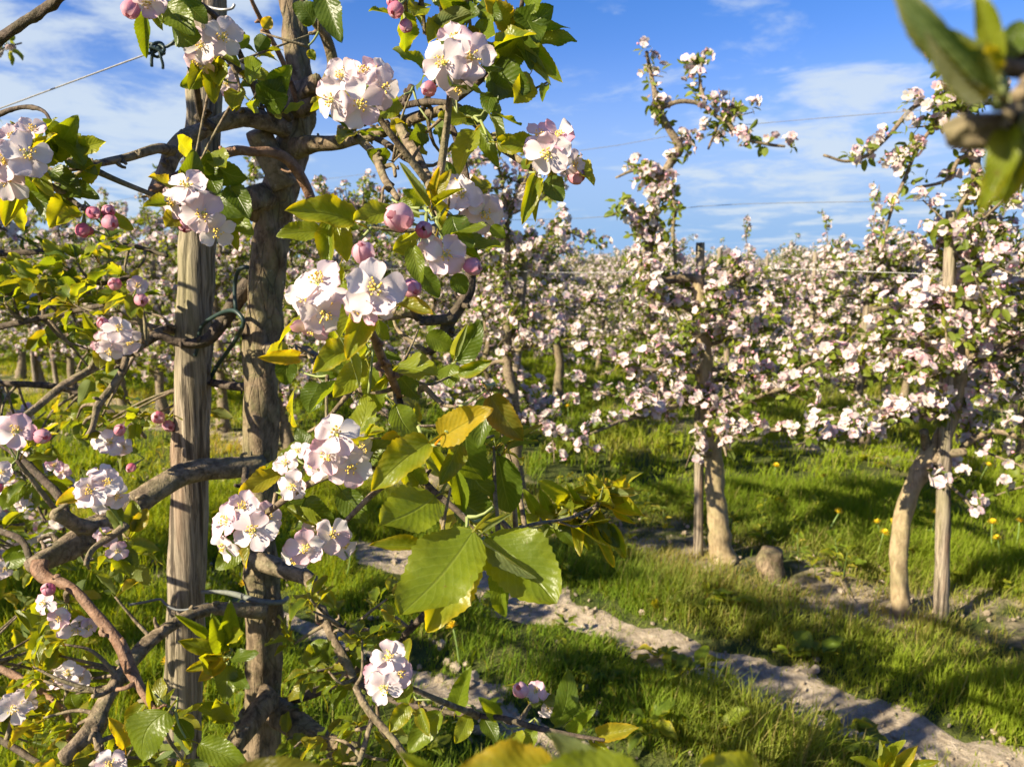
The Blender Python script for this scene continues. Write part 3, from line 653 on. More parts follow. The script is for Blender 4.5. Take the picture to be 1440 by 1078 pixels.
# variants for every other tree
VAR = []
for i, (h, pb, lm, lod) in enumerate([(2.3, .76, .9, 0), (1.72, .80, .9, 0), (2.35, .46, 1.0, 0), (1.72, .70, .9, 1), (2.1, .48, 1.0, 1), (1.78, .74, .9, 1), (2.2, .38, 1.0, 1)]):
    wd, fo, bl = row_tree(600 + i, lod, h, pb, lm, (30 if i in (2, 4, 6) else 23) - (0 if lod == 0 else 3), .80, .052 if lod == 0 else .068, 1.05 if lod == 0 else 1.2)
    VAR.append((wd.mesh('trunk', [M_LIMB]), fo.mesh('foliage', [M_LEAF_FAR]), bl.mesh('blossoms', [M_PETAL_FAR])))
def place_tree(k, x, y, rz, sc, label, group=None):
    root = thing('apple_tree', (x, y, gh(x, y)), label, 'apple tree', group); root.rotation_euler = (0, 0, rz); root.scale = (sc, sc, sc)
    for nm, me in zip(('trunk', 'foliage', 'blossoms'), VAR[k]):
        o = bpy.data.objects.new(nm, me); COL.objects.link(o); o.parent = root
        if nm != 'trunk': o['kind'] = 'stuff'
    return root
STAKES = [stake_mb([(0, 0, -.2), (.005, 0, .6), (-.004, .003, 1.2), (0, 0, h)], .028, 700 + i).mesh('stake', [M_WOOD]) for i, h in enumerate((1.72, 1.62, 1.80))]
def place_stake(x, y, k, label, group=None, tilt=(0, 0), rz=0):
    o = bpy.data.objects.new('wooden_stake', STAKES[k]); COL.objects.link(o); o.location = (x, y, gh(x, y)); o.rotation_euler = (tilt[0], tilt[1], rz)
    return tag(o, label, 'stake', group)

def px_stake(spec, label, seed, sides=14):
    b = G(spec[0][0], spec[0][1]); b[2] = gh(b[0], b[1]); pts, rad = px_path(spec, b[1]); pts = np.vstack([pts[0] - [0, 0, .25], pts]); rad = np.concatenate([[rad[0]], rad])
    o = stake_mb(pts, rad, seed, sides, .05).build('wooden_stake', [M_WOOD], None, b, b); return tag(o, label, 'stake')
px_stake([(982, 786, 14), (983, 600, 13), (984, 450, 12), (985, 341, 12)], 'thin grey stake beside the swollen-footed apple tree', 710)
px_stake([(1323, 866, 21), (1328, 640, 19), (1333, 450, 18), (1338, 296, 15)], 'grey stake behind the bowed yellowish trunk', 711)

rt = np.random.default_rng(77); used = [G(1018, 793), G(1268, 858)]
def free(x, y, d): return all(math.hypot(x - u[0], y - u[1]) > d for u in used)
b3 = G(727, 700); place_tree(0, b3[0], b3[1], 1.0, 1.0, 'apple tree with a dark leaning trunk left of the zigzag-leader tree'); used.append(b3)
px_stake([(716, 690, 15), (722, 560, 15), (730, 450, 15), (737, 350, 13)], 'dark grey leaning stake in front of the dark leaning trunk', 712)
place_tree(1, 2.62, 2.95, .3, 1.0, 'apple tree at the right edge with only its left boughs showing'); used.append(np.array([2.62, 2.95, 0]))
place_tree(2, -2.15, 2.40, .8, 1.0, 'leafy apple tree standing mostly beyond the left edge, next along the nearest row')
place_tree(1, -2.95, 3.10, 2.1, 1.0, 'second apple tree beyond the left edge, further along the nearest row')
ntree = nst = 0; far_pts = []
for row in range(1, 24):
    s = .76 + 3.09 * row
    for j in range(-30, 70):
        t = j * 1.06 + row * .37 + rt.normal(0, .08); ss = s + rt.normal(0, .06)
        x = ROW_N[0] * ss + ROW_T[0] * t; y = ROW_N[1] * ss + ROW_T[1] * t
        if y < 2.6 or abs(x) > y * .70 + .9 or y > 62: continue
        if row == 1 and (not free(x, y, .8) or t < -1): continue
        if y > 27 or ntree >= 225: far_pts.append((x, y)); continue
        left = x < -.12 * y
        if row == 1: k = 1 if not left else 2
        elif y < 11: k = (2 if rt.random() < .6 else 1) if left else rt.choice([1, 1, 3, 1])
        else: k = (6 if rt.random() < .5 else 4) if left else rt.choice([3, 5, 3, 4])
        place_tree(int(k), x, y, rt.uniform(0, 6.28), rt.uniform(.80, 1.10), 'blossoming apple tree in the rows stretching back to the horizon', 'apple trees in the rows behind'); ntree += 1
        if rt.random() < .62 and nst < 150:
            place_stake(x + rt.normal(0, .04) - .10, y - .06, int(rt.integers(0, 3)), 'weathered wooden stake in the blossoming rows behind', 'stakes in the rows behind', (rt.normal(0, .025), rt.normal(0, .025)), rt.uniform(0, 6.28)); nst += 1
# the far rows read as one mass
fr = MB(); fo = MB(); bl = MB(); packs = []
for i in range(3):
    a, b_, c = row_tree(650 + i, 1, 1.8, .5, 1.0, 9, .75, .16, 2.0); packs.append((a.pack(), b_.pack(), c.pack()))
far_pts = np.array(far_pts); ch = rt.integers(0, 3, len(far_pts)); mass = MB()
for i in range(3):
    p = far_pts[ch == i]; n = len(p); a = rt.uniform(0, 6.28, n); R = np.zeros((n, 3, 3)); R[:, 0, 0] = np.cos(a); R[:, 0, 1] = -np.sin(a); R[:, 1, 0] = np.sin(a); R[:, 1, 1] = np.cos(a); R[:, 2, 2] = 1
    R *= rt.uniform(.9, 1.1, (n, 1, 1)); pos = np.column_stack([p, np.zeros(n)])
    for mi, T in enumerate(packs[i]):
        T = dict(T); T['mq'] = np.full(len(T['q']), mi); T['mt'] = np.full(len(T['t']), mi); mass.scatter(T, R, pos)
tag(mass.build('distant_orchard', [M_LIMB, M_LEAF_FAR, M_PETAL_FAR]), kind='stuff')

# trellis wires of the second row
def wire(pts, rad, mat, label, name='trellis_wire', cat='wire', sides=5, step=.25):
    m = MB(); tube(m, pts, rad, sides, step); return tag(m.build(name, [mat]), label, cat)
def row_pt(s, t, z): return np.array([ROW_N[0] * s + ROW_T[0] * t, ROW_N[1] * s + ROW_T[1] * t, z])
for z, lab, m in ((2.24, 'topmost thin wire strung against the sky along the second row', M_WIRE_D), (1.85, 'middle thin wire against the sky along the second row', M_WIRE_D), (1.53, 'shiny low wire running past the heads of the stakes', M_WIRE)):
    wire([row_pt(3.87, t, z - .02 * math.sin(t * 2.9)) for t in np.linspace(-1.6, 14, 24)], .0016, m, lab)

# ------------------------------------------------------------------ the near row: tree A, stake, ties
r0 = np.random.default_rng(9)
YA = 1.30; baseA = P(352, 1090, YA); baseA = np.array([P(350, 1500, YA)[0], YA, 0.0]); baseA[2] = gh(baseA[0], baseA[1])
TA = thing('apple_tree', baseA, 'old apple tree with a thick knotted trunk and crooked limbs, nearest to the viewer', 'apple tree')
baseB = np.array([-1.36, 1.55, 0.0]); baseB[2] = gh(baseB[0], baseB[1])
TB = thing('apple_tree', baseB, 'apple tree out at the left edge whose blossoming shoots reach in beside the weathered post', 'apple tree')
baseC = np.array([.98, .16, 0.0]); baseC[2] = gh(baseC[0], baseC[1])
TC = thing('apple_tree', baseC, 'apple tree showing only blurred leafy shoots at the top right and bottom edge', 'apple tree')
ROOT = {'A': TA, 'B': TB, 'C': TC}; BASE = {'A': baseA, 'B': baseB, 'C': baseC}; SAMPLES = {'A': [], 'B': [], 'C': []}
def branch(tree, spec, Y, mat, sides=14, rough=.12, knots=.07, name='branch', cone=False):
    pts, rad = px_path(spec, Y); m = MB(); c = tube(m, pts, rad, sides, .008, rough, r0, knots=knots, dome=.03 if 'stub' in name else .35); SAMPLES[tree].append(c)
    if 'stub' not in name:                  # spurs, bud scars and knobs
        L = np.sum(np.linalg.norm(np.diff(c, axis=0), axis=1)); rr = np.interp(np.linspace(0, 1, len(c)), np.linspace(0, 1, len(rad)), rad)
        for _ in range(int(L / .028)):
            j = int(r0.integers(1, len(c) - 1)); tg = norm(c[j + 1] - c[j - 1]); d = r0.normal(size=3); d = norm(d - tg * np.dot(d, tg) + tg * r0.uniform(-.2, .7)); q = rr[j]
            l_ = r0.choice([.004, .006, .010, .018], p=[.35, .3, .25, .1]); r1 = min(q * .55, r0.uniform(.0016, .0036))
            tube(m, [c[j] + d * q * .7, c[j] + d * (q + l_ * .5), c[j] + norm(d + .3 * r0.normal(size=3)) * (q + l_)], [r1 * 1.5, r1, r1 * .8], 6, .006, .2, r0)
    return m.build(name, [mat], ROOT[tree], BASE[tree])
# trunk
spec = [(352, 1180, 72), (362, 1090, 66), (368, 1010, 64), (370, 940, 60), (372, 880, 62), (371, 830, 60), (368, 790, 54), (366, 730, 52), (366, 650, 54), (367, 560, 56), (370, 480, 57), (374, 410, 56), (379, 350, 56), (386, 300, 58), (397, 255, 58), (409, 212, 55), (417, 175, 50), (421, 140, 46), (420, 105, 40), (416, 60, 36), (411, 15, 34), (405, -45, 32), (402, -140, 28), (402, -220, 22)]
pts, rad = px_path(spec, YA); pts = np.vstack([[baseA[0], YA, -.08], [baseA[0], YA, .05], [baseA[0] + .01, YA, .3], pts]); rad = np.concatenate([[.075, .06, .046], rad])
rad[3:] *= .86; m = MB(); c = tube(m, pts, rad, 40, .009, .10, r0, knots=.06, grooves=[(a, .16, .17) for a in (.6, 2.2, 3.5, 5.0)]); SAMPLES['A'].append(c)
m.build('trunk', [M_BARK], TA, baseA)
branch('A', [(402, 262, 40), (385, 228, 35), (371, 202, 32), (362, 184, 30)], (1.28, 1.25), M_LIMB, 20, .12, .04, 'pruned_stub')
branch('A', [(372, 290, 50), (352, 282, 46), (341, 278, 36)], (1.29, 1.24), M_BARK, 20, .2, .1, 'pruned_stub')
branch('A', [(375, 492, 20), (400, 492, 18), (433, 492, 13)], (1.28, 1.12), M_LIMB, 12, name='pruned_stub')
branch('A', [(412, 150, 40), (432, 130, 30), (445, 118, 22)], (1.28, 1.2), M_BARK, 16, .2, .1, 'pruned_stub')
# limbs: widths and places in the picture, distances in metres
branch('A', [(405, 182, 28), (378, 172, 25), (352, 165, 24), (330, 166, 23), (310, 173, 22), (285, 184, 22), (262, 197, 23), (243, 214, 23), (233, 238, 22), (222, 262, 19), (215, 277, 15)], (1.26, 1.08), M_LIMB)
branch('A', [(243, 212, 15), (222, 210, 13), (200, 214, 12), (175, 222, 11), (150, 228, 10), (112, 236, 9)], (1.10, .92), M_LIMB)
branch('A', [(440, 285, 12), (430, 262, 13), (416, 238, 14), (400, 222, 14), (380, 214, 14), (355, 213, 13), (330, 212, 14), (300, 222, 12), (275, 234, 13), (250, 247, 11), (228, 262, 11), (211, 268, 9)], (1.16, 1.02), M_RED)
branch('A', [(420, 210, 30), (440, 203, 22), (470, 200, 18), (500, 195, 17), (530, 188, 17), (560, 176, 16), (585, 166, 15), (610, 158, 13), (637, 150, 12), (652, 158, 11), (668, 172, 11), (690, 196, 11), (715, 215, 10), (745, 235, 8), (768, 240, 5)], (1.24, .80), M_BARK)
branch('A', [(512, 172, 13), (545, 150, 12), (570, 138, 10), (578, 122, 9)], (1.08, 1.0), M_DARK)
branch('A', [(560, 150, 9), (600, 143, 9), (640, 146, 8)], (1.0, .86), M_DARK)
branch('A', [(424, 155, 24), (446, 140, 17), (462, 112, 15), (468, 88, 15), (458, 52, 14), (440, 28, 12), (428, 6, 11), (420, -40, 9)], (1.24, 1.10), M_BARK)
branch('A', [(420, 150, 9), (408, 115, 8), (397, 85, 8), (384, 60, 7), (373, 40, 7), (362, 18, 6), (352, -5, 5), (345, -40, 4)], (1.24, 1.12), M_RED, 8)
branch('A', [(408, 165, 12), (385, 148, 11), (367, 130, 11), (345, 108, 10), (327, 90, 9), (312, 72, 6)], (1.24, .98), M_DARK, 10)
branch('A', [(398, 160, 9), (382, 160, 8), (375, 145, 8), (370, 134, 7)], (1.22, 1.15), M_DARK, 8)
branch('A', [(300, 179, 12), (287, 170, 11), (280, 150, 9), (276, 120, 8), (268, 95, 7)], (1.15, 1.0), M_DARK, 8)
branch('A', [(275, 162, 8), (288, 172, 10), (300, 182, 8)], (1.10, 1.12), M_DARK, 8)
branch('A', [(478, 180, 9), (490, 183, 9), (503, 195, 10), (523, 213, 10), (533, 232, 10), (541, 252, 11), (553, 270, 9), (560, 280, 7)], (1.08, .84), M_LIMB, 10)
branch('A', [(534, 238, 6), (552, 232, 6), (556, 248, 5)], (.95, .92), M_LIMB, 8)
branch('A', [(545, 155, 12), (557, 168, 13), (570, 195, 13), (587, 222, 13), (600, 248, 13), (612, 285, 10), (618, 320, 8)], (1.04, .74), M_LIMB, 12)
branch('A', [(530, 195, 9), (548, 205, 9), (565, 220, 8), (580, 228, 6)], (1.05, .98), M_DARK, 8)
branch('A', [(618, 155, 9), (640, 190, 10), (655, 250, 12), (662, 310, 13), (664, 345, 14), (661, 385, 14), (658, 410, 14), (645, 432, 15), (631, 452, 17), (622, 475, 14), (602, 496, 12)], (.92, .88), M_DARK, 14)
branch('A', [(640, 448, 14), (615, 450, 14), (592, 450, 13), (583, 438, 11), (576, 425, 9)], (.885, .84), M_DARK, 12)
branch('A', [(430, 492, 10), (462, 512, 9), (492, 540, 9), (510, 548, 9), (563, 553, 10), (598, 545, 9)], (1.12, .74), M_LIMB, 10)
branch('A', [(560, 556, 12), (550, 528, 12), (538, 505, 12), (527, 478, 11), (518, 455, 10), (516, 436, 8)], (.76, .60), M_RED, 12)
branch('A', [(560, 556, 10), (572, 600, 10), (580, 640, 10), (590, 665, 9), (610, 690, 9), (640, 715, 9), (668, 742, 9), (682, 754, 8)], (.76, .66), M_DARK, 12)
branch('A', [(366, 655, 34), (340, 656, 30), (310, 658, 30), (285, 660, 31), (258, 667, 32), (232, 682, 34), (205, 699, 36), (180, 716, 40), (155, 732, 40), (130, 746, 39), (105, 762, 37), (82, 776, 34), (62, 787, 30), (46, 795, 24)], (1.27, .97), M_LIMB, 22, .10)
branch('A', [(150, 735, 26), (128, 741, 23), (108, 738, 20), (92, 729, 19), (76, 721, 17)], (1.02, .96), M_LIMB, 16)
branch('A', [(58, 790, 24), (56, 803, 22), (68, 814, 18), (85, 818, 14), (100, 826, 14), (113, 838, 14), (128, 856, 14), (142, 872, 15), (158, 890, 14), (172, 912, 16), (184, 942, 16), (197, 966, 12), (210, 986, 12), (222, 1002, 10), (234, 1012, 8)], (.97, .84), M_RED, 14)
branch('A', [(178, 738, 12), (160, 752, 10), (138, 766, 9), (126, 778, 9), (121, 793, 7)], (1.0, .93), M_LIMB, 10)
branch('A', [(372, 857, 24), (340, 855, 20), (305, 855, 17), (278, 861, 18), (252, 873, 19), (228, 888, 20), (207, 904, 21), (190, 922, 21), (175, 940, 21), (163, 960, 22), (151, 981, 23), (140, 1003, 24), (130, 1024, 26), (112, 1046, 27), (88, 1066, 24)], (1.26, .93), M_LIMB, 18)
branch('A', [(134, 1022, 12), (138, 1045, 13), (142, 1085, 12), (140, 1130, 10)], (.95, .92), M_LIMB, 10)
branch('A', [(158, 968, 9), (142, 976, 8), (131, 978, 7)], (.96, .93), M_LIMB, 8)
branch('A', [(180, 926, 10), (172, 931, 10), (166, 930, 8)], (.94, .92), M_LIMB, 8)
branch('A', [(352, 786, 26), (372, 792, 30), (398, 800, 27), (420, 806, 24), (436, 815, 20), (443, 832, 17), (450, 850, 15), (457, 868, 15), (464, 887, 14), (474, 908, 14), (486, 930, 12), (498, 955, 9)], (1.28, 1.12), M_LIMB, 16)
branch('A', [(462, 870, 8), (475, 878, 8), (490, 890, 6)], (1.18, 1.15), M_DARK, 8)
branch('A', [(500, 965, 10), (510, 985, 11), (526, 1008, 11), (551, 1036, 11), (576, 1074, 11), (590, 1110, 10)], (1.06, .98), M_LIMB, 10)
branch('A', [(524, 1008, 8), (516, 1035, 8), (505, 1074, 8)], (1.03, 1.0), M_LIMB, 8)
branch('A', [(378, 980, 40), (362, 1000, 36), (345, 1025, 32), (322, 1060, 29), (300, 1100, 26)], (1.26, 1.12), M_BARK, 18)
branch('A', [(385, 995, 38), (405, 1010, 38), (432, 1030, 36), (455, 1042, 34), (482, 1052, 28), (505, 1058, 18)], (1.28, 1.16), M_BARK, 18)
branch('A', [(498, 955, 10), (530, 975, 9), (554, 984, 9), (582, 992, 8), (610, 998, 8), (660, 1005, 8), (705, 1009, 8), (750, 1022, 8), (803, 1033, 7), (850, 1040, 5)], (1.10, .90), M_DARK, 10)
branch('A', [(352, 398, 24), (340, 412, 22), (322, 440, 21), (306, 462, 18), (293, 477, 16), (272, 483, 13), (245, 480, 12), (225, 472, 11), (205, 482, 10), (196, 487, 10)], (1.32, 1.26), M_DARK, 12)
branch('A', [(360, 545, 14), (330, 543, 12), (300, 538, 11), (285, 535, 8)], (1.32, 1.40), M_DARK, 10)
branch('A', [(260, 463, 10), (240, 464, 11), (226, 464, 11), (210, 474, 9), (196, 487, 9)], (1.40, 1.22), M_LIMB, 10)
branch('A', [(205, 482, 9), (190, 493, 10), (170, 502, 11), (150, 510, 11), (134, 517, 11), (117, 526, 11), (96, 538, 11), (77, 551, 11), (52, 572, 10), (30, 588, 10), (5, 607, 9), (-30, 630, 9)], (1.22, 1.0), M_LIMB, 12)
branch('A', [(177, 503, 10), (172, 520, 10), (160, 540, 10), (148, 556, 10), (138, 570, 11), (134, 585, 9), (130, 602, 9), (120, 617, 8)], (1.17, 1.10), M_LIMB, 10)
branch('A', [(630, 148, 9), (660, 125, 9), (690, 98, 8), (712, 70, 7), (728, 35, 6), (736, -10, 6), (738, -60, 5)], (.90, .84), M_DARK, 10)
branch('A', [(590, 165, 7), (612, 110, 7), (628, 60, 7), (622, 20, 6), (615, -20, 5)], (.98, .9), M_DARK, 10)
branch('A', [(735, -10, 6), (640, -22, 6), (560, -12, 5)], (.84, .82), M_DARK, 8)
branch('A', [(686, 756, 7), (715, 746, 6), (755, 736, 5), (800, 728, 5), (830, 715, 5), (852, 700, 4)], (.72, 1.05), M_LIMB, 8)
branch('A', [(395, 990, 14), (470, 960, 12), (560, 900, 11), (640, 820, 10), (720, 770, 10), (790, 735, 9)], (1.3, 1.12), M_DARK, 10)
branch('A', [(398, 240, 9), (330, 60, 8), (255, -10, 7), (215, -20, 6)], (1.3, .92), M_DARK, 10)
branch('A', [(345, 660, 10), (340, 720, 9), (330, 700, 8)], (1.2, .95), M_DARK, 8)
# tree B at the left edge
pts = np.array([baseB - [0, 0, .08], baseB + [0, 0, .5], baseB + [.02, .02, 1.0], baseB + [.0, 0, 1.6], baseB + [.04, -.03, 2.2]])
m = MB(); c = tube(m, pts, [.06, .042, .036, .028, .012], 16, .02, .12, r0); SAMPLES['B'].append(c); m.build('trunk', [M_BARK], TB, baseB)
def bspec(z, spec): return spec
def branch3(tree, start, spec, Y, mat, sides=10):
    pts, rad = px_path(spec, Y); pts = np.vstack([start, .5 * (np.asarray(start) + pts[0]) + [0, 0, .03], pts]); rad = np.concatenate([[rad[0] * 1.5, rad[0] * 1.15], rad])
    m = MB(); c = tube(m, pts, rad, sides, .01, .13, r0, knots=.10); SAMPLES[tree].append(c[len(c) // 3:]); return m.build('branch', [mat], ROOT[tree], BASE[tree])
at = lambda z: baseB + [0.01, 0, z]
branch3('B', at(1.95), [(-60, 95, 13), (0, 55, 13), (36, 30, 13), (70, 9, 13), (92, -12, 11), (120, -40, 9)], (1.0, .92), M_DARK, 14)
branch3('B', at(1.70), [(-60, 190, 8), (-10, 165, 7), (20, 153, 6), (45, 151, 6), (62, 157, 5), (72, 172, 4)], (1.0, .92), M_DARK)
branch3('B', at(1.62), [(-80, 240, 12), (-20, 235, 11), (40, 240, 10), (80, 252, 9), (100, 280, 7), (118, 292, 5)], (1.0, .86), M_DARK)
branch3('B', at(1.25), [(-60, 600, 11), (0, 622, 11), (33, 648, 11), (60, 673, 11), (84, 700, 11), (100, 735, 10), (112, 750, 8)], (1.15, 1.02), M_DARK)
branch3('B', at(1.0), [(-80, 720, 11), (-20, 740, 10), (30, 760, 9), (45, 800, 8)], (1.2, 1.1), M_DARK)
branch3('B', at(.75), [(-80, 900, 12), (-20, 930, 11), (40, 960, 10), (80, 990, 9), (96, 1010, 8), (98, 1040, 8)], (1.15, 1.0), M_RED)
branch3('B', at(.6), [(-80, 1000, 11), (0, 1040, 10), (60, 1075, 8)], (1.05, .98), M_DARK)
branch3('B', at(1.4), [(-60, 470, 10), (20, 455, 9), (90, 440, 8), (160, 425, 7), (190, 412, 5)], (1.45, 1.25), M_DARK)
branch3('B', at(1.45), [(-60, 425, 10), (30, 405, 9), (90, 392, 8), (150, 398, 7), (190, 385, 5)], (1.55, 1.42), M_DARK)
branch3('B', at(1.15), [(-60, 545, 10), (40, 540, 9), (110, 552, 8), (165, 585, 7), (205, 615, 5)], (1.6, 1.5), M_DARK)
branch3('B', at(1.5), [(-60, 360, 9), (30, 355, 8), (120, 350, 7), (180, 345, 6), (235, 360, 5)], (1.7, 1.6), M_DARK)
# its crown to the left of the picture, plus an unseen limb added to shade the trunk of tree A
rB = np.random.default_rng(88); wB, fB, blB = MB(), MB(), MB(); spB = []
def outside(p):
    d = np.asarray(p) - EYE; dep = d[:, 1] * math.cos(PITCH) - d[:, 2] * math.sin(PITCH); return np.all((d[:, 0] / np.maximum(dep, .05) < -.72))
crown(rB, wB, None, spB, .9, 2.0, lambda z: baseB + [-.03, -.05, z], 20, .7, 6, .075, outside)
lp = np.array([at(1.95), baseB + [.0, -.35, 2.2], P(400, 300, 1.25) + SUN * 1.15 + [0, 0, .05], P(400, 180, 1.25) + SUN * .85])
spB.append(along(catmull(lp, 30), .03, rB)); tube(wB, lp, [.02, .015, .010, .005], 8, .03, .12, rB)
for v_ in np.linspace(110, 440, 24): spB.append(np.array([P(rB.uniform(375, 425), v_, 1.25) + SUN * rB.uniform(.82, 1.12) for _ in range(3)]))  # spurs added out of view, sunward of that trunk, to shade it
S_ = np.concatenate(spB); S_ = S_[[outside(p[None]) for p in S_]]
dress(rB, [S_], 0, .5, fB, blB)
wB.build('side_branches', [M_LIMB], TB, baseB); o = fB.build('foliage', [M_LEAF_FAR], TB, baseB); o['kind'] = 'stuff'; o = blB.build('blossoms', [M_PETAL_FAR], TB, baseB); o['kind'] = 'stuff'
# tree C beside the viewer
pts = np.array([baseC - [0, 0, .08], baseC + [0, 0, .5], baseC + [-.02, .02, 1.1], baseC + [.0, 0, 1.7], baseC + [.04, -.03, 2.2]])
m = MB(); c = tube(m, pts, [.06, .042, .036, .028, .012], 16, .02, .12, r0); m.build('trunk', [M_BARK], TC, baseC)
atc = lambda z: baseC + [-.02, 0.01, z]
branch3('C', atc(1.5), [(1530, 200, 40), (1480, 172, 36), (1450, 155, 30), (1432, 150, 26), (1418, 158, 17)], (.20, .185), M_BARK, 14)
branch3('C', atc(1.55), [(1520, 70, 22), (1460, 105, 23), (1432, 134, 21)], (.20, .185), M_BARK, 12)
branch3('C', atc(1.05), [(1560, 1240, 30), (1320, 1190, 26), (1100, 1170, 24), (900, 1165, 20), (740, 1160, 16)], (.36, .25), M_DARK, 12)
branch3('C', atc(1.1), [(1560, 1180, 18), (1400, 1140, 15), (1290, 1110, 12), (1240, 1092, 9)], (.75, .62), M_DARK, 10)

# post A
spec = [(250, 1180, 60), (254, 1078, 57), (257, 1000, 57), (261, 880, 54), (264, 780, 53), (267, 680, 52), (270, 580, 50), (273, 480, 50), (276, 390, 49), (280, 300, 48), (284, 220, 46), (288, 130, 46), (292, 60, 44), (296, -10, 42), (299, -70, 40)]
YP = 1.37; pts, rad = px_path(spec, YP); bp = np.array([pts[0][0] - .012, YP, 0.0]); bp[2] = gh(bp[0], bp[1])
pts = np.vstack([bp - [0, 0, .3], pts]); rad = np.concatenate([[rad[0]], rad])
rg = np.random.default_rng(70); m = MB()
tube(m, pts, rad, 72, .012, .05, rg, grooves=[(rg.uniform(0, 6.28), rg.uniform(.035, .10), rg.uniform(.07, .26)) for _ in range(15)])
post = m.build('wooden_post', [M_WOOD], None, bp, bp); tag(post, 'thick weathered grey-brown post with deep cracks beside the nearest apple trunk', 'post')

def ring(c, r, tilt, n=24, turns=1.15, pitch=.004):
    a = np.linspace(0, turns * 2 * math.pi, n); return np.stack([c[0] + r * np.cos(a), c[1] + r * np.sin(a), c[2] + tilt * np.cos(a) + pitch * a], -1)
wA = [P(330, 28, 1.30), P(318, 14, 1.30), P(302, 8, 1.31), P(288, 8, 1.33)]
w0 = P(292, 62, YP - .03)
m = MB(); dirw = np.array([ROW_T[0], ROW_T[1], 0])
tube(m, [P(268, 47, YP), P(255, 58, YP + .02)] + [P(255, 58, YP + .02) + dirw * t + [0, 0, -.006 * math.sin(t)] for t in (.2, .5, 1, 2, 4, 8)], .0016, 6, .1)
tag(m.build('trellis_wire', [M_WIRE]), 'silver wire rising from the left edge to the top of the thick weathered post', 'wire')
wire([P(330, 6, 1.30), P(326, 12, 1.3), P(314, 14, 1.30), P(300, 12, 1.31), P(285, 6, 1.34), P(292, 0, 1.40), P(310, -4, 1.39), P(322, -10, 1.34)], .0022, M_WIRE, 'loose loop of silver wire round the head of the thick post', 'wire_loop', 'wire', 7, .008)
# green rubber knot on the wire
m = MB(); Yk = 1.40; rk = np.random.default_rng(5)
kp = [(256, 50), (246, 60), (234, 66), (222, 62), (208, 60), (198, 66), (200, 74), (212, 76), (224, 70), (232, 62), (224, 58), (214, 62), (212, 72), (220, 82), (230, 78), (234, 68), (226, 62), (217, 70), (213, 84), (213, 98)]
tube(m, [P(216 + (u - 216) * .85, 70 + (v - 70) * .85, Yk + rk.normal(0, .006)) for u, v in kp], .0027, 8, .006)
tube(m, [P(222, 66, Yk - .01), P(226, 80, Yk - .012), P(229, 90, Yk - .01), P(229, 97, Yk - .008)], .0025, 8, .006)
tube(m, [P(200, 70, Yk - .012), P(210, 66, Yk - .014), P(222, 70, Yk - .012), P(232, 76, Yk - .01)], .0028, 8, .006)
tag(m.build('tree_tie', [M_TIE]), 'knotted green rubber tie on the silver wire against the sky', 'tree tie')
m = MB(); tube(m, [P(274, 500, 1.325), P(277, 490, 1.325), P(280, 470, 1.325), P(287, 455, 1.32), (P(305, 443, 1.30)), P(320, 437, 1.28), P(332, 438, 1.26), P(342, 450, 1.25), P(340, 462, 1.26), P(331, 478, 1.30), P(318, 497, 1.33), P(305, 515, 1.36), P(296, 532, 1.38)], .0036, 10, .008)
tube(m, [P(350, 376, 1.25), P(342, 376, 1.25), P(335, 381, 1.26), P(331, 395, 1.27), P(330, 415, 1.27), P(332, 436, 1.265)], .0033, 10, .008)
tag(m.build('tree_tie', [M_TIE]), 'dark green rubber tie looping from the thick post to the near trunk', 'tree tie')
m = MB(); tube(m, [P(284, 832, 1.34), P(310, 832, 1.315), P(330, 835, 1.29), P(350, 841, 1.262), P(375, 846, 1.258), P(396, 846, 1.275), P(404, 840, 1.31)], [.0035, .004, .005, .0052, .005, .0045, .004], 8, .01)
tag(m.build('tree_tie', [M_BAND]), 'pale grey-green band holding the near trunk low to the thick post', 'tree tie')
wire([P(182, 850, 1.29), P(205, 846, 1.305), P(225, 842, 1.318), P(232, 848, 1.31), P(245, 856, 1.305), P(262, 857, 1.302), P(280, 852, 1.305), P(292, 848, 1.34)], .0022, M_WIRE_D, 'dark wire twisted round the thick post at the height of the grey-green band', 'binding_wire', 'wire', 6, .01)

# ------------------------------------------------------------------ blossom clusters of the near row
rc = np.random.default_rng(21)
def nearest(tree, p):
    best = None
    for c in SAMPLES[tree]:
        d = np.linalg.norm(c - p, axis=1); i = int(np.argmin(d))
        if best is None or d[i] < best[0]: best = (d[i], c[i], norm(c[min(i + 1, len(c) - 1)] - c[max(i - 1, 0)]))
    return best
LEAFC = [(.125, .180, .013), (.160, .205, .014), (.19, .225, .016), (.090, .135, .012)]
def leaf_color(r, warm=0.0):
    c = np.array(LEAFC[r.integers(4)]) * r.uniform(.85, 1.2)
    if r.random() < warm: c = c * .5 + np.array([.22, .19, .025]) * .5
    return c
def rosette(m, r, p, axis_, n, size, warm=.12, spread=1.0):
    axis_ = norm(axis_)
    for k in range(n):
        d = r.normal(size=3); d = norm(d - axis_ * np.dot(d, axis_)); al = norm(d * spread + axis_ * r.uniform(.15, .9) + [0, 0, r.uniform(-.35, .25)])
        nr = norm(axis_ * .7 + np.array([0, 0, .9]) + .45 * r.normal(size=3) - al * .2); s = size * r.uniform(.65, 1.15)
        m.scatter(LEAVES[r.integers(7)], frames(al, nr)[None] * s, (p + al * s * .30)[None], leaf_color(r, warm)[None])
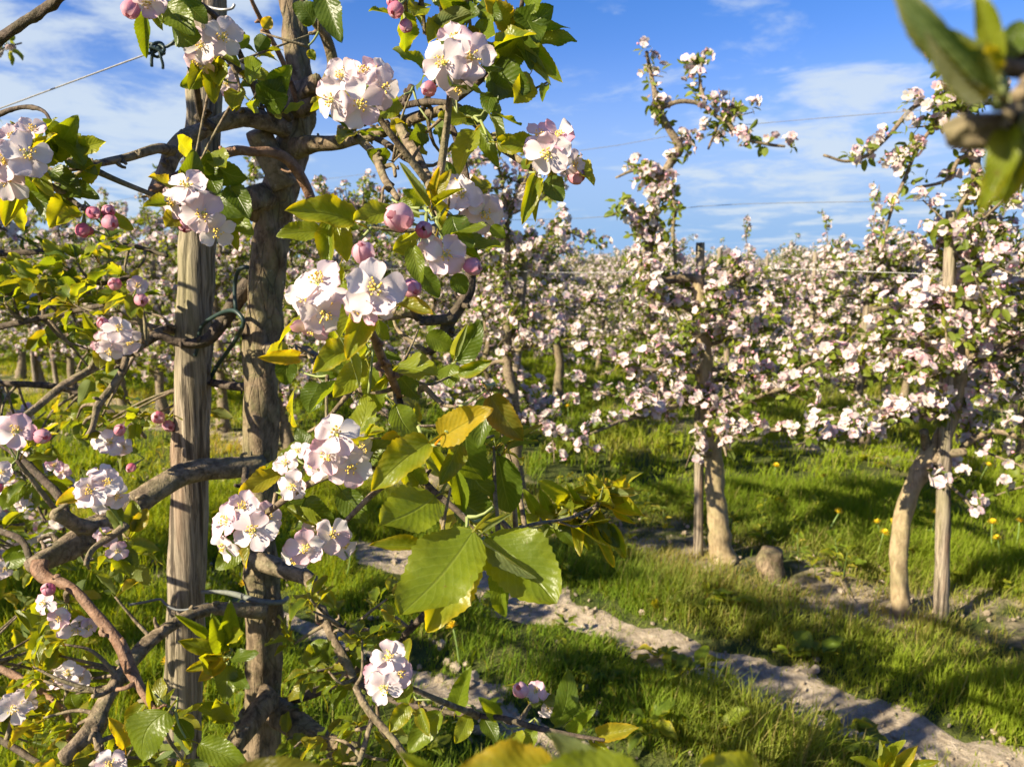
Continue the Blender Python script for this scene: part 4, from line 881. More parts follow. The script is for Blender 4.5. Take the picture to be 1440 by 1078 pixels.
def cluster(tree, Y, items, leaves=4, lsize=.045, stem=True):
    """items: (u, v, size_px, kind, [face_u, face_v]) with kind a key of FLOWERS"""
    items = list(items)
    if rc.random() < .6 and len(items) > 3: items.append((np.mean([i[0] for i in items]) + rc.normal(0, 26), np.mean([i[1] for i in items]) + abs(rc.normal(0, 26)) + 10, rc.uniform(17, 23) * .8 / Y, ('b0', 'b1', 'b3')[int(rc.integers(3))]))
    ps = []; 
    for j, it in enumerate(items): ps.append(P(it[0], it[1], Y + .009 * (j - .4 * len(items)) + rc.normal(0, .004)))
    ctr = np.mean(ps, 0); toc = norm(EYE - ctr); near = nearest(tree, ctr)
    base = ctr - toc * .022 + norm(near[1] - ctr) * .016
    m = MB()
    L = np.linalg.norm(near[1] - base)
    if stem:
        mid = .5 * (base + near[1]) + rc.normal(0, .05 * L, 3) + [0, 0, .06 * L]
        tube(m, [near[1], mid, base], [.0036 + .004 * min(L, .25), .0030 + .002 * min(L, .25), .0026], 8, .008, .15, rc, mat=1, knots=.15)
    out = []
    for it, p in zip(items, ps):
        kind = it[3]; s = it[2] * Y / F
        face = norm(toc * rc.uniform(.65, 1.0) + SUN * .30 + np.array([0, 0, .20]) + norm(p - base) * .45 + .26 * rc.normal(size=3))
        if len(it) > 4: face = norm(toc + np.array([it[4], 0, it[5]]))
        sc = s / .046 if kind[0] == 'f' else s / {'b0': .0150, 'b1': .0178, 'b2': .0225, 'b3': .013}[kind]
        sc = float(np.clip(sc, .55, 1.45))
        if kind[0] == 'b' and len(it) <= 4: face = norm(np.array([0, 0, .35]) + norm(p - base) * .7 + .5 * rc.normal(size=3) + toc * .25)
        R = frames(np.cross(face, rc.normal(size=3)), face); back = p + R @ np.array([.003, .001, -.021]) * sc - (face * .008 * sc if kind[0] == 'b' else 0)
        tube(m, [base, .5 * (base + back) - face * .004, back], [.0013, .0010, .0009], 6, .006, col=(.20, .25, .09), mat=0)
        out.append((kind, p - (face * .008 * sc if kind[0] == 'b' else 0), R * sc))
    rosette(m_fol := MB(), rc, base, toc * .5 + norm(ctr - near[1]) * .6 + [0, 0, .3], leaves, lsize)
    cl = m.build('blossom_cluster', [M_STEM, M_LIMB], ROOT[tree], ctr, ctr - BASE[tree])
    if m_fol.n: m_fol.build('leaves', [M_LEAF], cl, ctr)
    for kind, p, R in out:
        o = bpy.data.objects.new('flower' if kind[0] == 'f' else 'bud', FLOWERS[kind][rc.integers(len(FLOWERS[kind]))]); COL.objects.link(o); o.parent = cl
        sc = float(np.linalg.norm(R[:, 0])); o.location = p - ctr; o.rotation_euler = Matrix((R / sc).tolist()).to_euler(); o.scale = (sc, sc, sc)
C = cluster
C('A', .95, [(314, 52, 52, 'f0', -.1, 0), (284, 64, 50, 'f1', -.4, .1), (281, 84, 46, 'f2', -.3, -.5)], 5)
C('B', .84, [(38, 217, 62, 'f0', .2, .2), (6, 226, 58, 'f4', -.3, 0), (10, 252, 62, 'f5', -.4, -.3), (44, 184, 44, 'f3', .2, .8), (20, 196, 46, 'f2')], 7, .055)
C('A', .85, [(184, 12, 26, 'b1', -.4, -.6), (206, 2, 44, 'f4', .2, -.5), (218, -6, 44, 'f3')], 2)
C('A', .76, [(468, 140, 60, 'f0', -.6, 0), (506, 146, 66, 'f5', .0, -.2), (537, 124, 56, 'f0', .5, 0), (483, 108, 54, 'f4', -.4, .4), (511, 104, 56, 'f2', .1, .7), (532, 104, 46, 'f3', .4, .6)], 5)
C('A', .72, [(624, 88, 64, 'f1', -.3, 0), (662, 80, 66, 'f0', .3, .1), (640, 60, 56, 'f2', -.1, .7), (645, 122, 44, 'f5', .0, -1.2), (604, 125, 23, 'b1', -.5, -.1), (638, 108, 44, 'f2')], 5)
C('A', .74, [(771, 216, 64, 'f5', -.1, -.1), (784, 192, 46, 'f6', .3, .8), (760, 192, 44, 'f6', -.3, .9), (806, 228, 38, 'f3', .9, -.2), (809, 247, 27, 'b1', .9, -.4)], 4)
C('A', .88, [(264, 262, 56, 'f0', -.2, .5), (286, 300, 62, 'f5', -.1, -.2), (304, 324, 54, 'f0', .2, -.5), (245, 284, 50, 'f6', -.7, -.1), (261, 317, 23, 'b0', -.2, -.8), (272, 285, 50, 'f1')], 6)
C('B', .86, [(131, 299, 20, 'b0', .2, -.4), (154, 312, 23, 'b1', .5, -.5), (152, 297, 20, 'b0', .5, .1), (116, 325, 21, 'b3', -.2, -1.0)], 2)
C('A', .82, [(556, 14, 23, 'b0', -.4, -.4), (571, 37, 19, 'b0', .1, -1), (551, 2, 18, 'b3', -.3, .3)], 1)
C('A', .64, [(448, 398, 76, 'f5', -.3, .6), (455, 440, 70, 'f1', .2, -.6), (432, 416, 66, 'f0', -.6, .0), (440, 458, 56, 'f6', -.4, -.8), (466, 428, 64, 'f2')], 3)
C('A', .57, [(526, 405, 88, 'f0', .1, .1), (511, 430, 62, 'f6', -.4, -.6), (512, 360, 34, 'b2', -.2, .8), (577, 404, 30, 'b1', .5, -.4), (542, 428, 50, 'f5', .2, -.6)], 3, .05)
C('A', .66, [(565, 308, 42, 'b2', -.5, .2), (596, 323, 26, 'b0', .0, .2), (626, 358, 62, 'f2', .2, .0), (663, 374, 28, 'b1', .9, -.2), (608, 350, 44, 'f4')], 4)
C('A', .84, [(650, 276, 58, 'f0', -.2, .5), (680, 300, 58, 'f1', .4, -.2), (664, 312, 52, 'f2', .0, -.6), (640, 262, 46, 'f3', -.4, .8), (690, 290, 40, 'f3')], 4)
C('A', .68, [(473, 611, 66, 'f0', -.1, .3), (462, 636, 62, 'f6', -.3, -.3), (492, 656, 66, 'f1', .2, -.3), (446, 652, 56, 'f2', -.7, -.3), (506, 632, 52, 'f0', .7, .0), (474, 650, 54, 'f4')], 4)
C('A', .74, [(412, 682, 48, 'f0', -.3, -.3), (402, 652, 40, 'f1', -.3, .5), (420, 636, 36, 'f3')], 2)
C('A', .72, [(357, 745, 66, 'f5', -.1, -.1), (320, 733, 54, 'f6', -.6, .2), (342, 714, 52, 'f3', -.1, .8), (318, 766, 54, 'f0', -.8, -.5), (374, 728, 52, 'f1', .4, .4)], 3)
C('A', .74, [(430, 768, 58, 'f2', .0, -.3), (416, 782, 50, 'f0', -.3, -.7), (466, 752, 56, 'f1', .5, .3), (482, 764, 50, 'f0', .8, -.2), (444, 750, 50, 'f4', .0, .6)], 2)
C('A', .84, [(546, 924, 56, 'f1', .0, .4), (541, 965, 56, 'f0', -.1, -.4), (561, 946, 48, 'f2', .5, .0), (530, 950, 44, 'f4', -.4, .0)], 3)
C('A', 1.0, [(733, 971, 26, 'b2', -.3, .4), (754, 972, 36, 'f2', .0, .3), (770, 992, 40, 'f3', .4, -.4)], 3)
C('A', 1.08, [(166, 463, 40, 'f1', .1, .3), (154, 492, 38, 'f0', -.2, -.4), (143, 482, 32, 'f6', -.6, .0), (180, 480, 40, 'f0', .5, -.1), (146, 456, 19, 'b1', -.3, .6), (162, 478, 36, 'f2')], 5)
C('A', 1.16, [(162, 400, 19, 'b1', -.2, .4), (193, 402, 30, 'f2', .2, .2), (198, 421, 20, 'b1', .2, -.4)], 6)
C('B', .92, [(24, 606, 56, 'f2', -.1, .1), (58, 613, 25, 'b1', .5, -.2), (2, 664, 34, 'f0', -.1, .1), (-8, 600, 46, 'f3')], 4)
C('A', 1.12, [(155, 622, 42, 'f0', -.2, .2), (168, 605, 18, 'b1', .3, .6), (172, 628, 32, 'f3'), (140, 620, 30, 'f5', -.6, 0)], 4)
C('A', .95, [(128, 690, 50, 'f3', -.3, .1), (150, 680, 48, 'f0', .2, .5), (116, 694, 42, 'f0', -.7, -.1), (163, 696, 42, 'f1', .6, -.3), (140, 668, 40, 'f3', 0, .8), (142, 702, 46, 'f0', 0, -.5)], 3)
C('B', 1.12, [(76, 655, 26, 'f6', .1, .3), (88, 662, 24, 'f2'), (42, 704, 28, 'f0', .1, .0), (32, 708, 24, 'f3', -.3, 0), (8, 690, 30, 'f1')], 5)
C('A', .98, [(165, 773, 32, 'f6', .2, -.1), (150, 756, 30, 'f2'), (146, 752, 24, 'f3', -.2, .5)], 4)
C('A', .93, [(68, 828, 21, 'b0', -.3, .3), (64, 848, 36, 'f6', -.6, .0), (84, 868, 36, 'f2', -.2, -.2), (104, 882, 50, 'f0', .2, -.9), (124, 880, 36, 'f2', .7, -.6)], 4)
C('B', 1.05, [(96, 948, 44, 'f0', .0, .6), (112, 954, 36, 'f0', .5, .3), (78, 956, 36, 'f3', -.4, .4)], 8)
C('B', 1.02, [(20, 996, 50, 'f0', -.2, -.2), (34, 986, 40, 'f1', .4, .3), (8, 1004, 40, 'f3')], 8)
C('A', .92, [(155, 1074, 50, 'f1', .0, .2), (140, 1085, 44, 'f0')], 5)
C('A', 1.35, [(223, 587, 20, 'b1', -.3, .1), (237, 598, 19, 'b1', .3, -.3)], 3)
C('A', 1.05, [(318, 118, 32, 'f6', .0, .2), (326, 132, 26, 'f4', .0, -.6), (334, 100, 26, 'f3')], 5)
C('A', 1.25, [(450, 870, 18, 'b1'), (494, 945, 18, 'b0')], 7)
C('B', 1.2, [(6, 800, 26, 'f0', .2, .0), (-6, 806, 24, 'f1')], 7)

# ------------------------------------------------------------------ leaves of the near row
def spray(tree, items, name='leaf_spray'):
    """items: (u0, v0, u1, v1, width_px, Y0, Y1, template, colour, face_u, face_v): base and tip of each leaf in the picture"""
    m = MB(); p0s = []
    for it in items:
        u0, v0, u1, v1, w, y0, y1, k, colr = it[:9]; a = P(u0, v0, y0); b = P(u1, v1, y1); L = np.linalg.norm(b - a)
        f = it[9:11] if len(it) > 9 else (rc.normal(0, .3), rc.normal(.15, .3))
        nr = norm(norm(EYE - a) + np.array([f[0], 0, f[1]])); R = frames(b - a, nr)
        ws = (w * y0 / F) / L / .60
        R = R * L; R[:, 0] *= np.clip(ws, .55, 1.5)
        m.scatter(LEAVES[k], R[None], a[None], np.asarray(colr)[None]); p0s.append(a - norm(b - a) * .30 * L)
    order = np.argsort([np.linalg.norm(nearest(tree, q)[1] - q) for q in p0s]); done = []
    for i in order:
        q = p0s[i]
        if not done: a_, w_, mt = nearest(tree, q)[1], 1.7, 1
        else: a_ = min(done, key=lambda z: np.linalg.norm(z - q)); w_, mt = (1.0, 2) if np.linalg.norm(a_ - q) < .05 else (1.2, 1)
        tube(m, [a_, .5 * (a_ + q) + rc.normal(0, .05, 3) * np.linalg.norm(a_ - q) - [0, 0, .003], q], [.0018 * w_, .0014 * w_, .0011], 6, .01, col=(.22, .26, .09), mat=mt); done.append(q)
    return m.build(name, [M_LEAF, M_LIMB, M_STEM], ROOT[tree], BASE[tree])
g1, g2, g3, dk = (.150, .205, .013), (.185, .225, .014), (.23, .26, .018), (.085, .130, .012)
yl, orr, br, gy = (.27, .25, .02), (.42, .31, .02), (.13, .12, .015), (.19, .23, .09)
spray('A', [(603, 622, 520, 680, 58, .62, .58, 1, g2, .1, .5), (620, 616, 678, 574, 54, .64, .60, 0, orr, .0, .3), (690, 556, 733, 622, 46, .64, .62, 1, br, -.4, .3), (648, 622, 622, 682, 44, .64, .61, 2, dk, .5, .2), (655, 600, 690, 690, 60, .70, .70, 3, dk), (688, 560, 668, 630, 40, .68, .66, 0, dk), (600, 620, 640, 690, 30, .66, .66, 5, g3)])
spray('A', [(612, 698, 534, 742, 78, .62, .58, 4, g1, -.2, .4), (600, 770, 520, 762, 34, .62, .60, 2, g2), (640, 700, 700, 735, 62, .72, .72, 0, dk), (660, 640, 705, 700, 58, .74, .74, 3, dk), (700, 640, 720, 730, 60, .78, .78, 0, dk), (640, 660, 650, 730, 44, .70, .69, 5, g1), (590, 680, 555, 640, 40, .70, .66, 1, g1)])
spray('A', [(666, 746, 568, 868, 106, .60, .55, 4, g1, -.3, .45), (660, 770, 606, 905, 72, .62, .585, 1, g3, .5, .3), (684, 754, 778, 850, 100, .61, .58, 4, g1, .2, .35), (676, 758, 746, 822, 34, .60, .57, 5, gy, -.5, -.3), (700, 790, 706, 880, 32, .66, .66, 0, g1), (664, 780, 635, 860, 50, .63, .62, 0, dk), (672, 750, 712, 724, 12, .62, .60, 5, gy), (690, 765, 720, 800, 22, .64, .63, 2, g3), (672, 770, 590, 830, 44, .66, .64, 0, g1)])
spray('A', [(498, 312, 408, 284, 48, .70, .66, 1, g2, -.1, .4), (452, 326, 388, 326, 34, .70, .68, 0, g2, 0, .5), (463, 308, 458, 380, 38, .70, .67, 2, g1, -.3, .2), (468, 305, 486, 372, 30, .71, .69, 4, g3), (470, 290, 500, 320, 26, .71, .70, 3, dk), (478, 372, 446, 440, 20, .70, .68, 5, g3)])
spray('A', [(552, 292, 496, 314, 36, .68, .65, 4, g2, .0, .6), (602, 290, 566, 226, 22, .68, .66, 5, gy, .3, 0), (606, 282, 615, 236, 20, .69, .67, 2, yl), (610, 292, 646, 262, 18, .68, .66, 5, g3), (606, 280, 634, 238, 20, .70, .69, 0, yl), (598, 285, 570, 268, 24, .71, .69, 0, g1), (636, 302, 668, 336, 44, .68, .66, 3, dk, .2, .4), (590, 320, 570, 340, 20, .67, .65, 5, gy), (585, 335, 552, 352, 30, .67, .66, 4, g2), (580, 345, 590, 400, 30, .66, .65, 0, g1), (560, 285, 590, 300, 30, .71, .7, 1, g1), (590, 375, 620, 420, 30, .68, .68, 0, dk), (640, 385, 655, 415, 34, .7, .7, 0, dk), (690, 318, 712, 334, 20, .8, .8, 0, g1)])
spray('A', [(668, 184, 640, 234, 40, .84, .80, 0, g3, -.4, .3), (690, 165, 708, 215, 26, .86, .84, 5, gy), (672, 180, 700, 232, 24, .86, .84, 0, g1), (655, 165, 615, 168, 30, .86, .84, 4, g2), (600, 180, 590, 215, 34, .94, .92, 3, dk), (545, 225, 520, 215, 30, .98, .95, 0, dk), (640, 160, 690, 150, 30, .88, .88, 3, dk), (585, 120, 600, 110, 24, .95, .93, 0, dk), (560, 140, 530, 165, 34, .92, .9, 1, g1), (575, 180, 560, 200, 40, 1.0, .98, 0, dk), (700, 200, 752, 200, 30, .82, .8, 1, g2)])
spray('A', [(752, 246, 738, 312, 34, .74, .71, 2, g1, .3, .3), (764, 252, 746, 306, 20, .74, .72, 5, g3), (778, 246, 792, 274, 34, .75, .73, 3, dk), (742, 238, 735, 222, 30, .76, .76, 0, g1), (750, 205, 708, 200, 32, .77, .75, 1, g2)])
# the leafy top to the right of the leader
ls = [(690, 100, 740, 125, 58, 0, dk), (715, 72, 775, 108, 34, 5, gy), (745, 105, 718, 148, 34, 4, g3), (742, 60, 788, 112, 34, 2, g1), (715, 40, 690, 0, 38, 1, yl), (722, 30, 770, 10, 44, 3, dk), (735, 20, 760, 50, 50, 0, dk), (728, 42, 752, 88, 40, 0, dk), (690, 85, 712, 60, 40, 3, dk), (700, 95, 735, 60, 46, 0, g1), (665, 40, 700, 52, 40, 4, g1), (625, 30, 602, 46, 30, 1, g2), (640, 28, 668, 12, 44, 0, dk), (655, 48, 680, 70, 34, 1, br), (650, 10, 620, 2, 40, 2, dk), (675, 5, 700, 22, 34, 0, dk), (768, 120, 762, 134, 14, 0, g1), (740, 10, 765, -22, 44, 0, g1), (700, 130, 690, 145, 30, 3, dk), (690, 115, 715, 130, 40, 0, dk), (590, 5, 580, 28, 28, 4, g2), (605, -8, 640, -22, 40, 0, g1)]
for part in (ls[:8], ls[8:15], ls[15:]):
    spray('A', [(a, b, c, d, w, .84, .81, k, cl_) for a, b, c, d, w, k, cl_ in part])
spray('A', [(498, 488, 442, 512, 44, .74, .70, 1, g2, 0, .5), (478, 476, 512, 540, 26, .72, .70, 5, gy), (512, 505, 468, 560, 34, .74, .71, 4, g2), (528, 545, 560, 520, 20, .74, .72, 5, g3), (520, 520, 535, 580, 40, .76, .75, 0, g1), (530, 450, 545, 480, 24, .72, .72, 0, g2)])
spray('A', [(556, 514, 618, 534, 42, .76, .72, 4, g2, .0, .6), (556, 568, 600, 612, 44, .70, .68, 3, g1), (563, 530, 590, 560, 34, .76, .75, 0, dk), (642, 508, 676, 454, 44, .84, .82, 0, dk, .2, .2), (640, 500, 655, 460, 26, .82, .8, 5, gy), (640, 512, 632, 540, 40, .82, .8, 3, g1), (645, 525, 690, 508, 30, .8, .78, 2, g1), (560, 610, 530, 640, 30, .72, .7, 1, yl), (545, 640, 515, 620, 24, .72, .7, 0, g3), (600, 470, 640, 490, 34, .84, .84, 0, g1)])
spray('A', [(398, 656, 336, 698, 32, .78, .74, 4, yl, .0, .5), (340, 770, 302, 800, 36, .76, .74, 0, g1), (430, 700, 470, 735, 44, .78, .77, 3, dk), (480, 690, 515, 735, 44, .78, .76, 0, dk), (400, 700, 440, 725, 40, .78, .78, 0, dk), (420, 500, 372, 505, 24, 1.0, .95, 1, yl), (405, 488, 370, 498, 26, 1.05, 1.0, 4, g3), (440, 520, 480, 505, 40, .9, .9, 3, dk), (405, 500, 400, 545, 34, 1.05, 1.05, 0, dk), (452, 540, 425, 580, 44, .88, .88, 0, dk)])
spray('A', [(236, 1000, 188, 1072, 70, .84, .80, 3, g1, -.2, .5), (252, 1010, 270, 1045, 30, .86, .86, 0, dk), (280, 1045, 345, 1072, 44, .84, .82, 0, g1), (225, 1002, 205, 960, 22, .86, .85, 5, g3), (205, 985, 170, 1030, 34, .88, .86, 2, g2), (175, 1050, 160, 1010, 26, .88, .87, 1, yl)])
ls = [(308, 922, 258, 900, 30, 1, g2), (312, 915, 300, 872, 30, 0, g1), (318, 908, 325, 856, 34, 0, g1), (312, 920, 262, 945, 28, 2, g3), (315, 930, 280, 955, 26, 1, yl), (320, 935, 318, 985, 36, 0, g1), (325, 925, 345, 905, 26, 3, dk), (320, 900, 350, 892, 24, 4, g3), (290, 895, 255, 865, 26, 5, g1), (330, 945, 345, 965, 26, 0, dk), (305, 940, 275, 925, 30, 4, g2), (318, 1010, 280, 990, 30, 0, g1), (325, 1015, 305, 975, 30, 4, g2)]
spray('A', [(a, b, c, d, w, 1.14, 1.10, k, cl_) for a, b, c, d, w, k, cl_ in ls])
# left: shoots above and below the branch of tree B
ls = [(72, 222, 104, 168, 40, 0, g1), (88, 215, 70, 172, 34, 3, dk), (108, 212, 156, 200, 24, 4, g3), (70, 240, 110, 262, 36, 0, dk), (60, 262, 34, 258, 40, 3, dk), (100, 225, 130, 235, 30, 0, dk), (95, 270, 68, 322, 32, 4, g3), (85, 262, 130, 270, 36, 0, dk), (115, 250, 135, 240, 22, 1, g2), (18, 270, 8, 315, 34, 2, g2), (30, 265, 22, 300, 20, 5, g3), (40, 268, 88, 290, 40, 3, dk), (90, 190, 118, 222, 40, 0, g1), (75, 205, 58, 235, 34, 1, dk)]
spray('B', [(a, b, c, d, w, .90, .87, k, cl_) for a, b, c, d, w, k, cl_ in ls])
spray('A', [(268, 215, 246, 190, 26, .98, .95, 4, g3), (245, 30, 270, 48, 40, .90, .88, 3, dk), (232, 8, 270, 42, 44, .90, .88, 0, g1), (215, 5, 226, 38, 24, .90, .88, 2, g1), (262, 5, 292, 30, 36, .92, .92, 0, dk), (245, -5, 290, -18, 40, .9, .9, 0, dk), (440, 35, 410, 5, 42, 1.12, 1.10, 3, dk), (455, -10, 475, 52, 40, 1.05, 1.02, 0, dk), (345, 110, 372, 90, 34, 1.02, 1.0, 4, g1), (330, 62, 352, 52, 30, .97, .97, 0, g1), (435, 70, 443, 85, 24, 1.1, 1.1, 1, g2), (290, 105, 255, 122, 26, 1.0, .98, 0, g1), (370, 40, 382, 22, 18, 1.1, 1.1, 1, yl)])
ls = [(272, 260, 296, 222, 36, 0, dk), (300, 222, 330, 252, 40, 3, dk), (296, 215, 320, 240, 30, 4, g2), (290, 240, 305, 265, 40, 0, dk), (310, 300, 352, 322, 40, 0, g1), (300, 275, 345, 282, 44, 3, dk), (318, 310, 335, 348, 26, 2, g2), (325, 262, 350, 300, 34, 0, dk), (360, 135, 392, 112, 40, 3, dk), (372, 140, 398, 140, 44, 0, dk), (382, 128, 405, 95, 34, 0, g1), (335, 130, 325, 145, 30, 1, g2), (362, 150, 352, 148, 20, 0, g1)]
spray('A', [(a, b, c, d, w, 1.0, .97, k, cl_) for a, b, c, d, w, k, cl_ in ls])
# spray on the long low shoot right of centre
ls = []
for k in range(46):
    a_ = rc.uniform(-180, 180); c_, s_ = math.cos(math.radians(a_)), math.sin(math.radians(a_)); q = rc.random(); cu, cv = 792 + 70 * q + rc.normal(0, 10), 724 - 26 * q + rc.normal(0, 8); d = rc.uniform(26, 62) * (.75 + .45 * q)
    ls.append((cu + c_ * 8, cv + s_ * 6, cu + c_ * d + 8 * q, cv + s_ * d * .8 + 4, rc.uniform(13, 26), 1.06 + rc.normal(0, .03), 1.05 + rc.normal(0, .06), int(rc.integers(0, 7)), (g3, gy, g3, g2, gy, g3)[int(rc.integers(0, 6))]))
spray('A', ls)
ls = [(760, 728, 738, 690, 20, 0, g2), (775, 726, 760, 692, 22, 1, g1), (790, 726, 800, 690, 20, 4, g3), (740, 732, 725, 705, 18, 0, g1), (800, 728, 760, 760, 26, 3, g1), (810, 725, 835, 775, 28, 0, g1), (830, 735, 868, 800, 26, 2, g3), (845, 735, 872, 770, 26, 0, dk), (780, 735, 815, 770, 26, 0, dk), (735, 735, 760, 722, 20, 4, g3), (860, 735, 880, 790, 22, 1, g2), (770, 740, 745, 765, 22, 5, gy)]
spray('A', [(a, b, c, d, w, 1.06, 1.04, k, cl_) for a, b, c, d, w, k, cl_ in ls])
# along the bottom shoots
ls = [(640, 1000, 655, 945, 34, 0, g1), (590, 995, 602, 1035, 30, 2, g2), (575, 990, 548, 1030, 30, 1, g2), (700, 1008, 680, 985, 26, 0, g1), (780, 1020, 800, 960, 40, 3, dk), (722, 1030, 735, 1050, 24, 4, g3), (840, 1035, 890, 1020, 30, 1, yl), (830, 1040, 860, 1065, 28, 5, g2), (750, 1020, 740, 1060, 26, 0, g1), (680, 1008, 700, 1040, 30, 0, dk), (620, 1000, 570, 1060, 40, 0, g1), (660, 1004, 640, 1045, 26, 4, g2), (800, 1030, 830, 1000, 24, 0, g1)]
spray('A', [(a, b, c, d, w, .98, .95, k, cl_) for a, b, c, d, w, k, cl_ in ls])
# tree C: blurred leaves close to the viewer
spray('C', [(1395, 128, 1250, 38, 56, .185, .175, 6, (.10, .14, .05), -.2, -.5), (1402, 110, 1335, 30, 24, .188, .188, 5, gy), (1400, 95, 1376, -20, 34, .188, .185, 0, g3), (1415, 85, 1440, 20, 40, .195, .195, 0, dk), (1396, 132, 1300, 62, 22, .184, .176, 5, (.26, .28, .18), -.2, -.4), (1405, 100, 1388, 58, 26, .185, .18, 4, yl), (1392, 128, 1368, 100, 24, .185, .18, 3, br)])
spray('C', [(1420, 180, 1398, 275, 46, .195, .188, 0, g2), (1430, 175, 1450, 262, 60, .195, .195, 4, gy), (1425, 225, 1375, 280, 34, .195, .188, 1, g2), (1440, 215, 1410, 292, 40, .195, .195, 2, g3), (1440, 120, 1470, 90, 60, .205, .205, 0, g1)])
spray('C', [(775, 1092, 628, 1088, 92, .25, .235, 1, yl, .0, .5), (905, 1110, 742, 1092, 104, .24, .23, 0, g2, .0, .4), (850, 1120, 800, 1040, 50, .25, .24, 3, gy, .2, .3), (1082, 1098, 975, 1080, 66, .27, .26, 4, g3, .0, .4), (620, 1120, 575, 1062, 40, .26, .25, 0, g2), (330, 1100, 445, 1078, 60, .27, .26, 0, br)])
spray('C', [(1240, 1085, 1228, 1036, 22, .64, .62, 4, g3), (1250, 1085, 1285, 1056, 26, .64, .62, 1, yl), (1236, 1086, 1205, 1062, 20, .64, .63, 0, g2), (1255, 1085, 1320, 1068, 22, .64, .62, 2, g2), (1245, 1080, 1262, 1042, 20, .64, .62, 0, g3)])
# loose filler foliage along the shoots
for tree, boxes in (('B', [(0, 130, 370, 480, 34, 1.4, .055), (0, 200, 480, 640, 26, 1.5, .052), (130, 240, 330, 440, 10, 1.6, .055), (0, 120, 880, 1078, 40, 1.30, .05), (0, 90, 720, 880, 16, 1.4, .045)]),
                    ('A', [(90, 230, 370, 440, 12, 1.28, .045), (40, 200, 520, 660, 10, 1.3, .045), (60, 200, 690, 840, 12, 1.1, .042), (430, 560, 840, 960, 34, 1.14, .042), (440, 580, 950, 1078, 24, 1.1, .042), (370, 480, 900, 1060, 8, 1.2, .04), (150, 340, 1010, 1078, 12, .92, .045), (440, 560, 430, 560, 8, .85, .045), (230, 330, 530, 600, 5, 1.4, .04), (500, 700, 100, 240, 14, 1.0, .040), (300, 400, 60, 180, 8, 1.1, .035), (420, 620, 440, 640, 10, .92, .042), (560, 720, 560, 740, 10, .80, .045), (0, 120, 900, 1078, 26, 1.02, .045), (600, 760, 20, 140, 8, .84, .042), (20, 120, 180, 290, 8, .95, .042), (560, 700, 0, 60, 4, .86, .04)])):
    for u0, u1, v0, v1, n, Yb, sz in boxes:
        m = MB()
        for _ in range(n // 2):
            c = P(rc.uniform(u0, u1), rc.uniform(v0, v1), Yb * rc.uniform(.95, 1.08)); nb = nearest(tree, c); L = np.linalg.norm(c - nb[1])
            if L > .14: c = nb[1] + (c - nb[1]) * .14 / L * rc.uniform(.6, 1.6)
            tube(m, [nb[1], .5 * (c + nb[1]) + rc.normal(0, .008, 3), c], [.0034, .0026, .0016], 6, .012, mat=1)
            rosette(m, rc, c, (c - nb[1]) + np.array([0, 0, .05]), int(rc.integers(3, 7)), sz, .18)
        if m.n: m.build('leaf_spray', [M_LEAF, M_LIMB], ROOT[tree], BASE[tree])

# ------------------------------------------------------------------ small things on the ground
rg = np.random.default_rng(31)
b = G(1083, 812); b[2] = gh(b[0], b[1]); m = MB()
tube(m, [b + [0, 0, -.06], b + [.004, 0, .0], b + [.002, .004, .06], b + [.006, .0, .135]], [.075, .066, .060, .058], 18, .012, .14, rg, dome=.04)
tag(m.build('tree_stump', [M_BARK], None, b, b), 'short dark sawn stump between the two nearest stakes', 'stump')
dand = MB(); tube(dand, [(0, 0, -.02), (.004, 0, .05), (.0, .003, .10)], .0022, 5, .03, col=(.16, .24, .06), mat=0); stem_me = dand.mesh('stem', [M_STEM])
hd = MB()
for k in range(34):
    a = k * 2.4; e_ = 1.25 - k * .034; d = np.array([math.cos(a) * math.cos(e_), math.sin(a) * math.cos(e_), math.sin(e_)]); s = norm(np.cross(d, [0, 0, 1.0])) * .0022
    hd.add([s * .4, -s * .4, d * .019 - s, d * .019 + s], [(0, 1, 2, 3)], None, (.80, .58, .02))
head_me = hd.mesh('flower_head', [M_STAMEN])
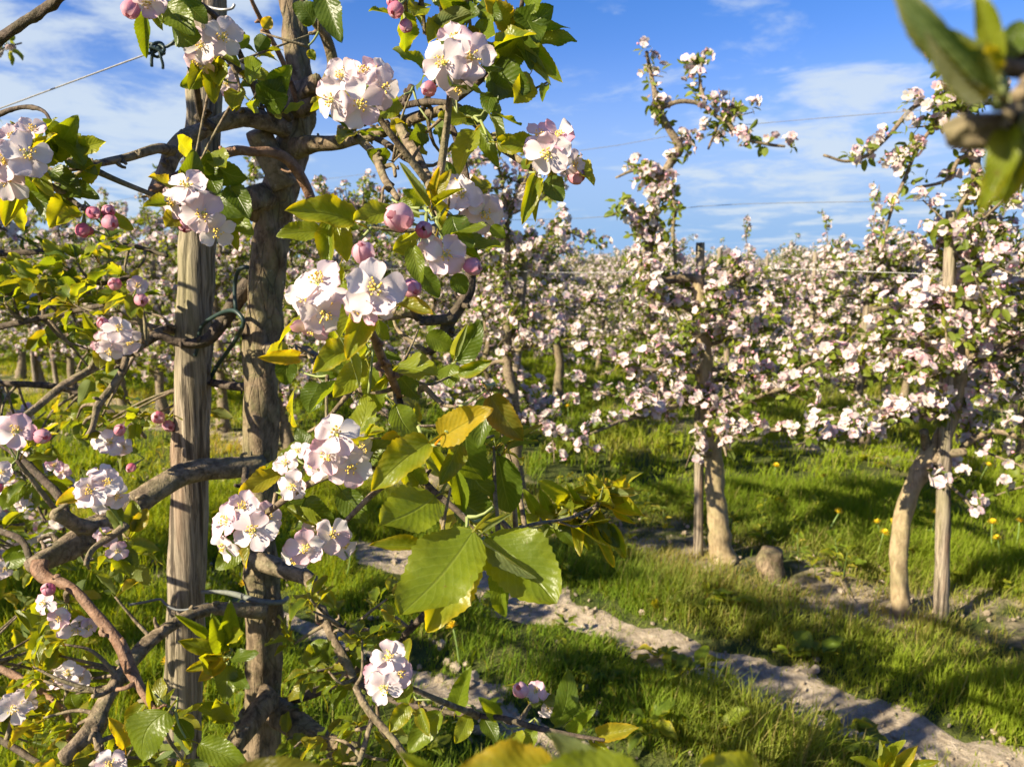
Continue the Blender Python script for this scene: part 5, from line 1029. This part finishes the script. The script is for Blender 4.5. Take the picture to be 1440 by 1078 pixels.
for u, v in [(250, 307 + 672), (487, 803), (347, 860), (1160, 752), (1240, 760), (1247, 745), (1232, 770), (1310, 752), (1395, 762), (1428, 755), (1405, 778), (1377, 670), (1157, 690), (1087, 675), (760, 580), (778, 582), (800, 580), (1120, 628), (645, 925)]:
    b = G(u, v + 14); b[2] = gh(b[0], b[1]) + .02
    root = thing('dandelion', b, 'small yellow dandelion in the orchard grass', 'dandelion', 'dandelions in the grass'); root.rotation_euler = (rg.normal(0, .2), rg.normal(0, .2), rg.uniform(0, 6)); s = rg.uniform(1.3, 1.7); root.scale = (s, s, s)
    for nm, me, z in (('stem', stem_me, 0), ('flower_head', head_me, .10)):
        o = bpy.data.objects.new(nm, me); COL.objects.link(o); o.parent = root; o.location = (0, 0, z)
for i, (pts, lab) in enumerate([([(1172, 790), (1180, 822), (1196, 850)], 'dry fallen twig lying left of the bowed trunk'), ([(1230, 792), (1246, 806), (1258, 822)], 'short pale fallen stick leaning towards the bowed trunk'), ([(1085, 978), (1095, 992), (1104, 1006)], 'small dark twig lying across the sandy track')]):
    m = MB(); ps = np.array([G(u, v) for u, v in pts]); ps[:, 2] = gh(ps[:, 0], ps[:, 1]) + .03 + rg.uniform(0, .02, 3); tube(m, ps, [.007, .006, .003], 7, .02, .15, rg)
    q = limb(rg, ps[1], ps[2] - ps[0] + [.1, .05, .1], .12, 0, 4); tube(m, q, [.004, .003, .002, .001], 5, .02)
    tag(m.build('fallen_twig', [M_LIMB], None, ps[0], ps[0]), lab, 'twig')
# low weeds under the second row
wm = MB()
for _ in range(70):
    s = 3.95 + rg.normal(0, .25); t = rg.uniform(-3.2, 6); c = row_pt(s, t, 0); c[2] = gh(c[0], c[1]) + .01
    hgt = rg.uniform(.04, .22); tip = c + np.array([rg.normal(0, .04), rg.normal(0, .04), hgt]); tube(wm, [c, .5 * (c + tip), tip], [.003, .0025, .0015], 4, .05, col=(.10, .15, .03), mat=1)
    for f in np.linspace(.2, 1, 4): rosette(wm, rg, c + (tip - c) * f, [0, 0, 1], 3, .05, .1)
for _ in range(420):
    y_ = rg.uniform(2.2, 7.5); x_ = rg.uniform(-.7, .7) * y_; c = np.array([x_, y_, 0]); s_ = x_ * ROW_N[0] + y_ * ROW_N[1]
    if min(abs(s_ - 2.74), abs(s_ - 1.92)) < .13 or vnoise(x_ * 1.3, y_ * 1.3, 61) < .45: continue
    c[2] = gh(x_, y_) + .03 + .03 * rg.random(); rosette(wm, rg, c, [rg.normal(0, .15), rg.normal(0, .15), 1], int(rg.integers(4, 8)), rg.uniform(.05, .10), .05, 1.3)
tag(wm.build('weeds', [M_LEAF_FAR, M_STEM]), kind='stuff')
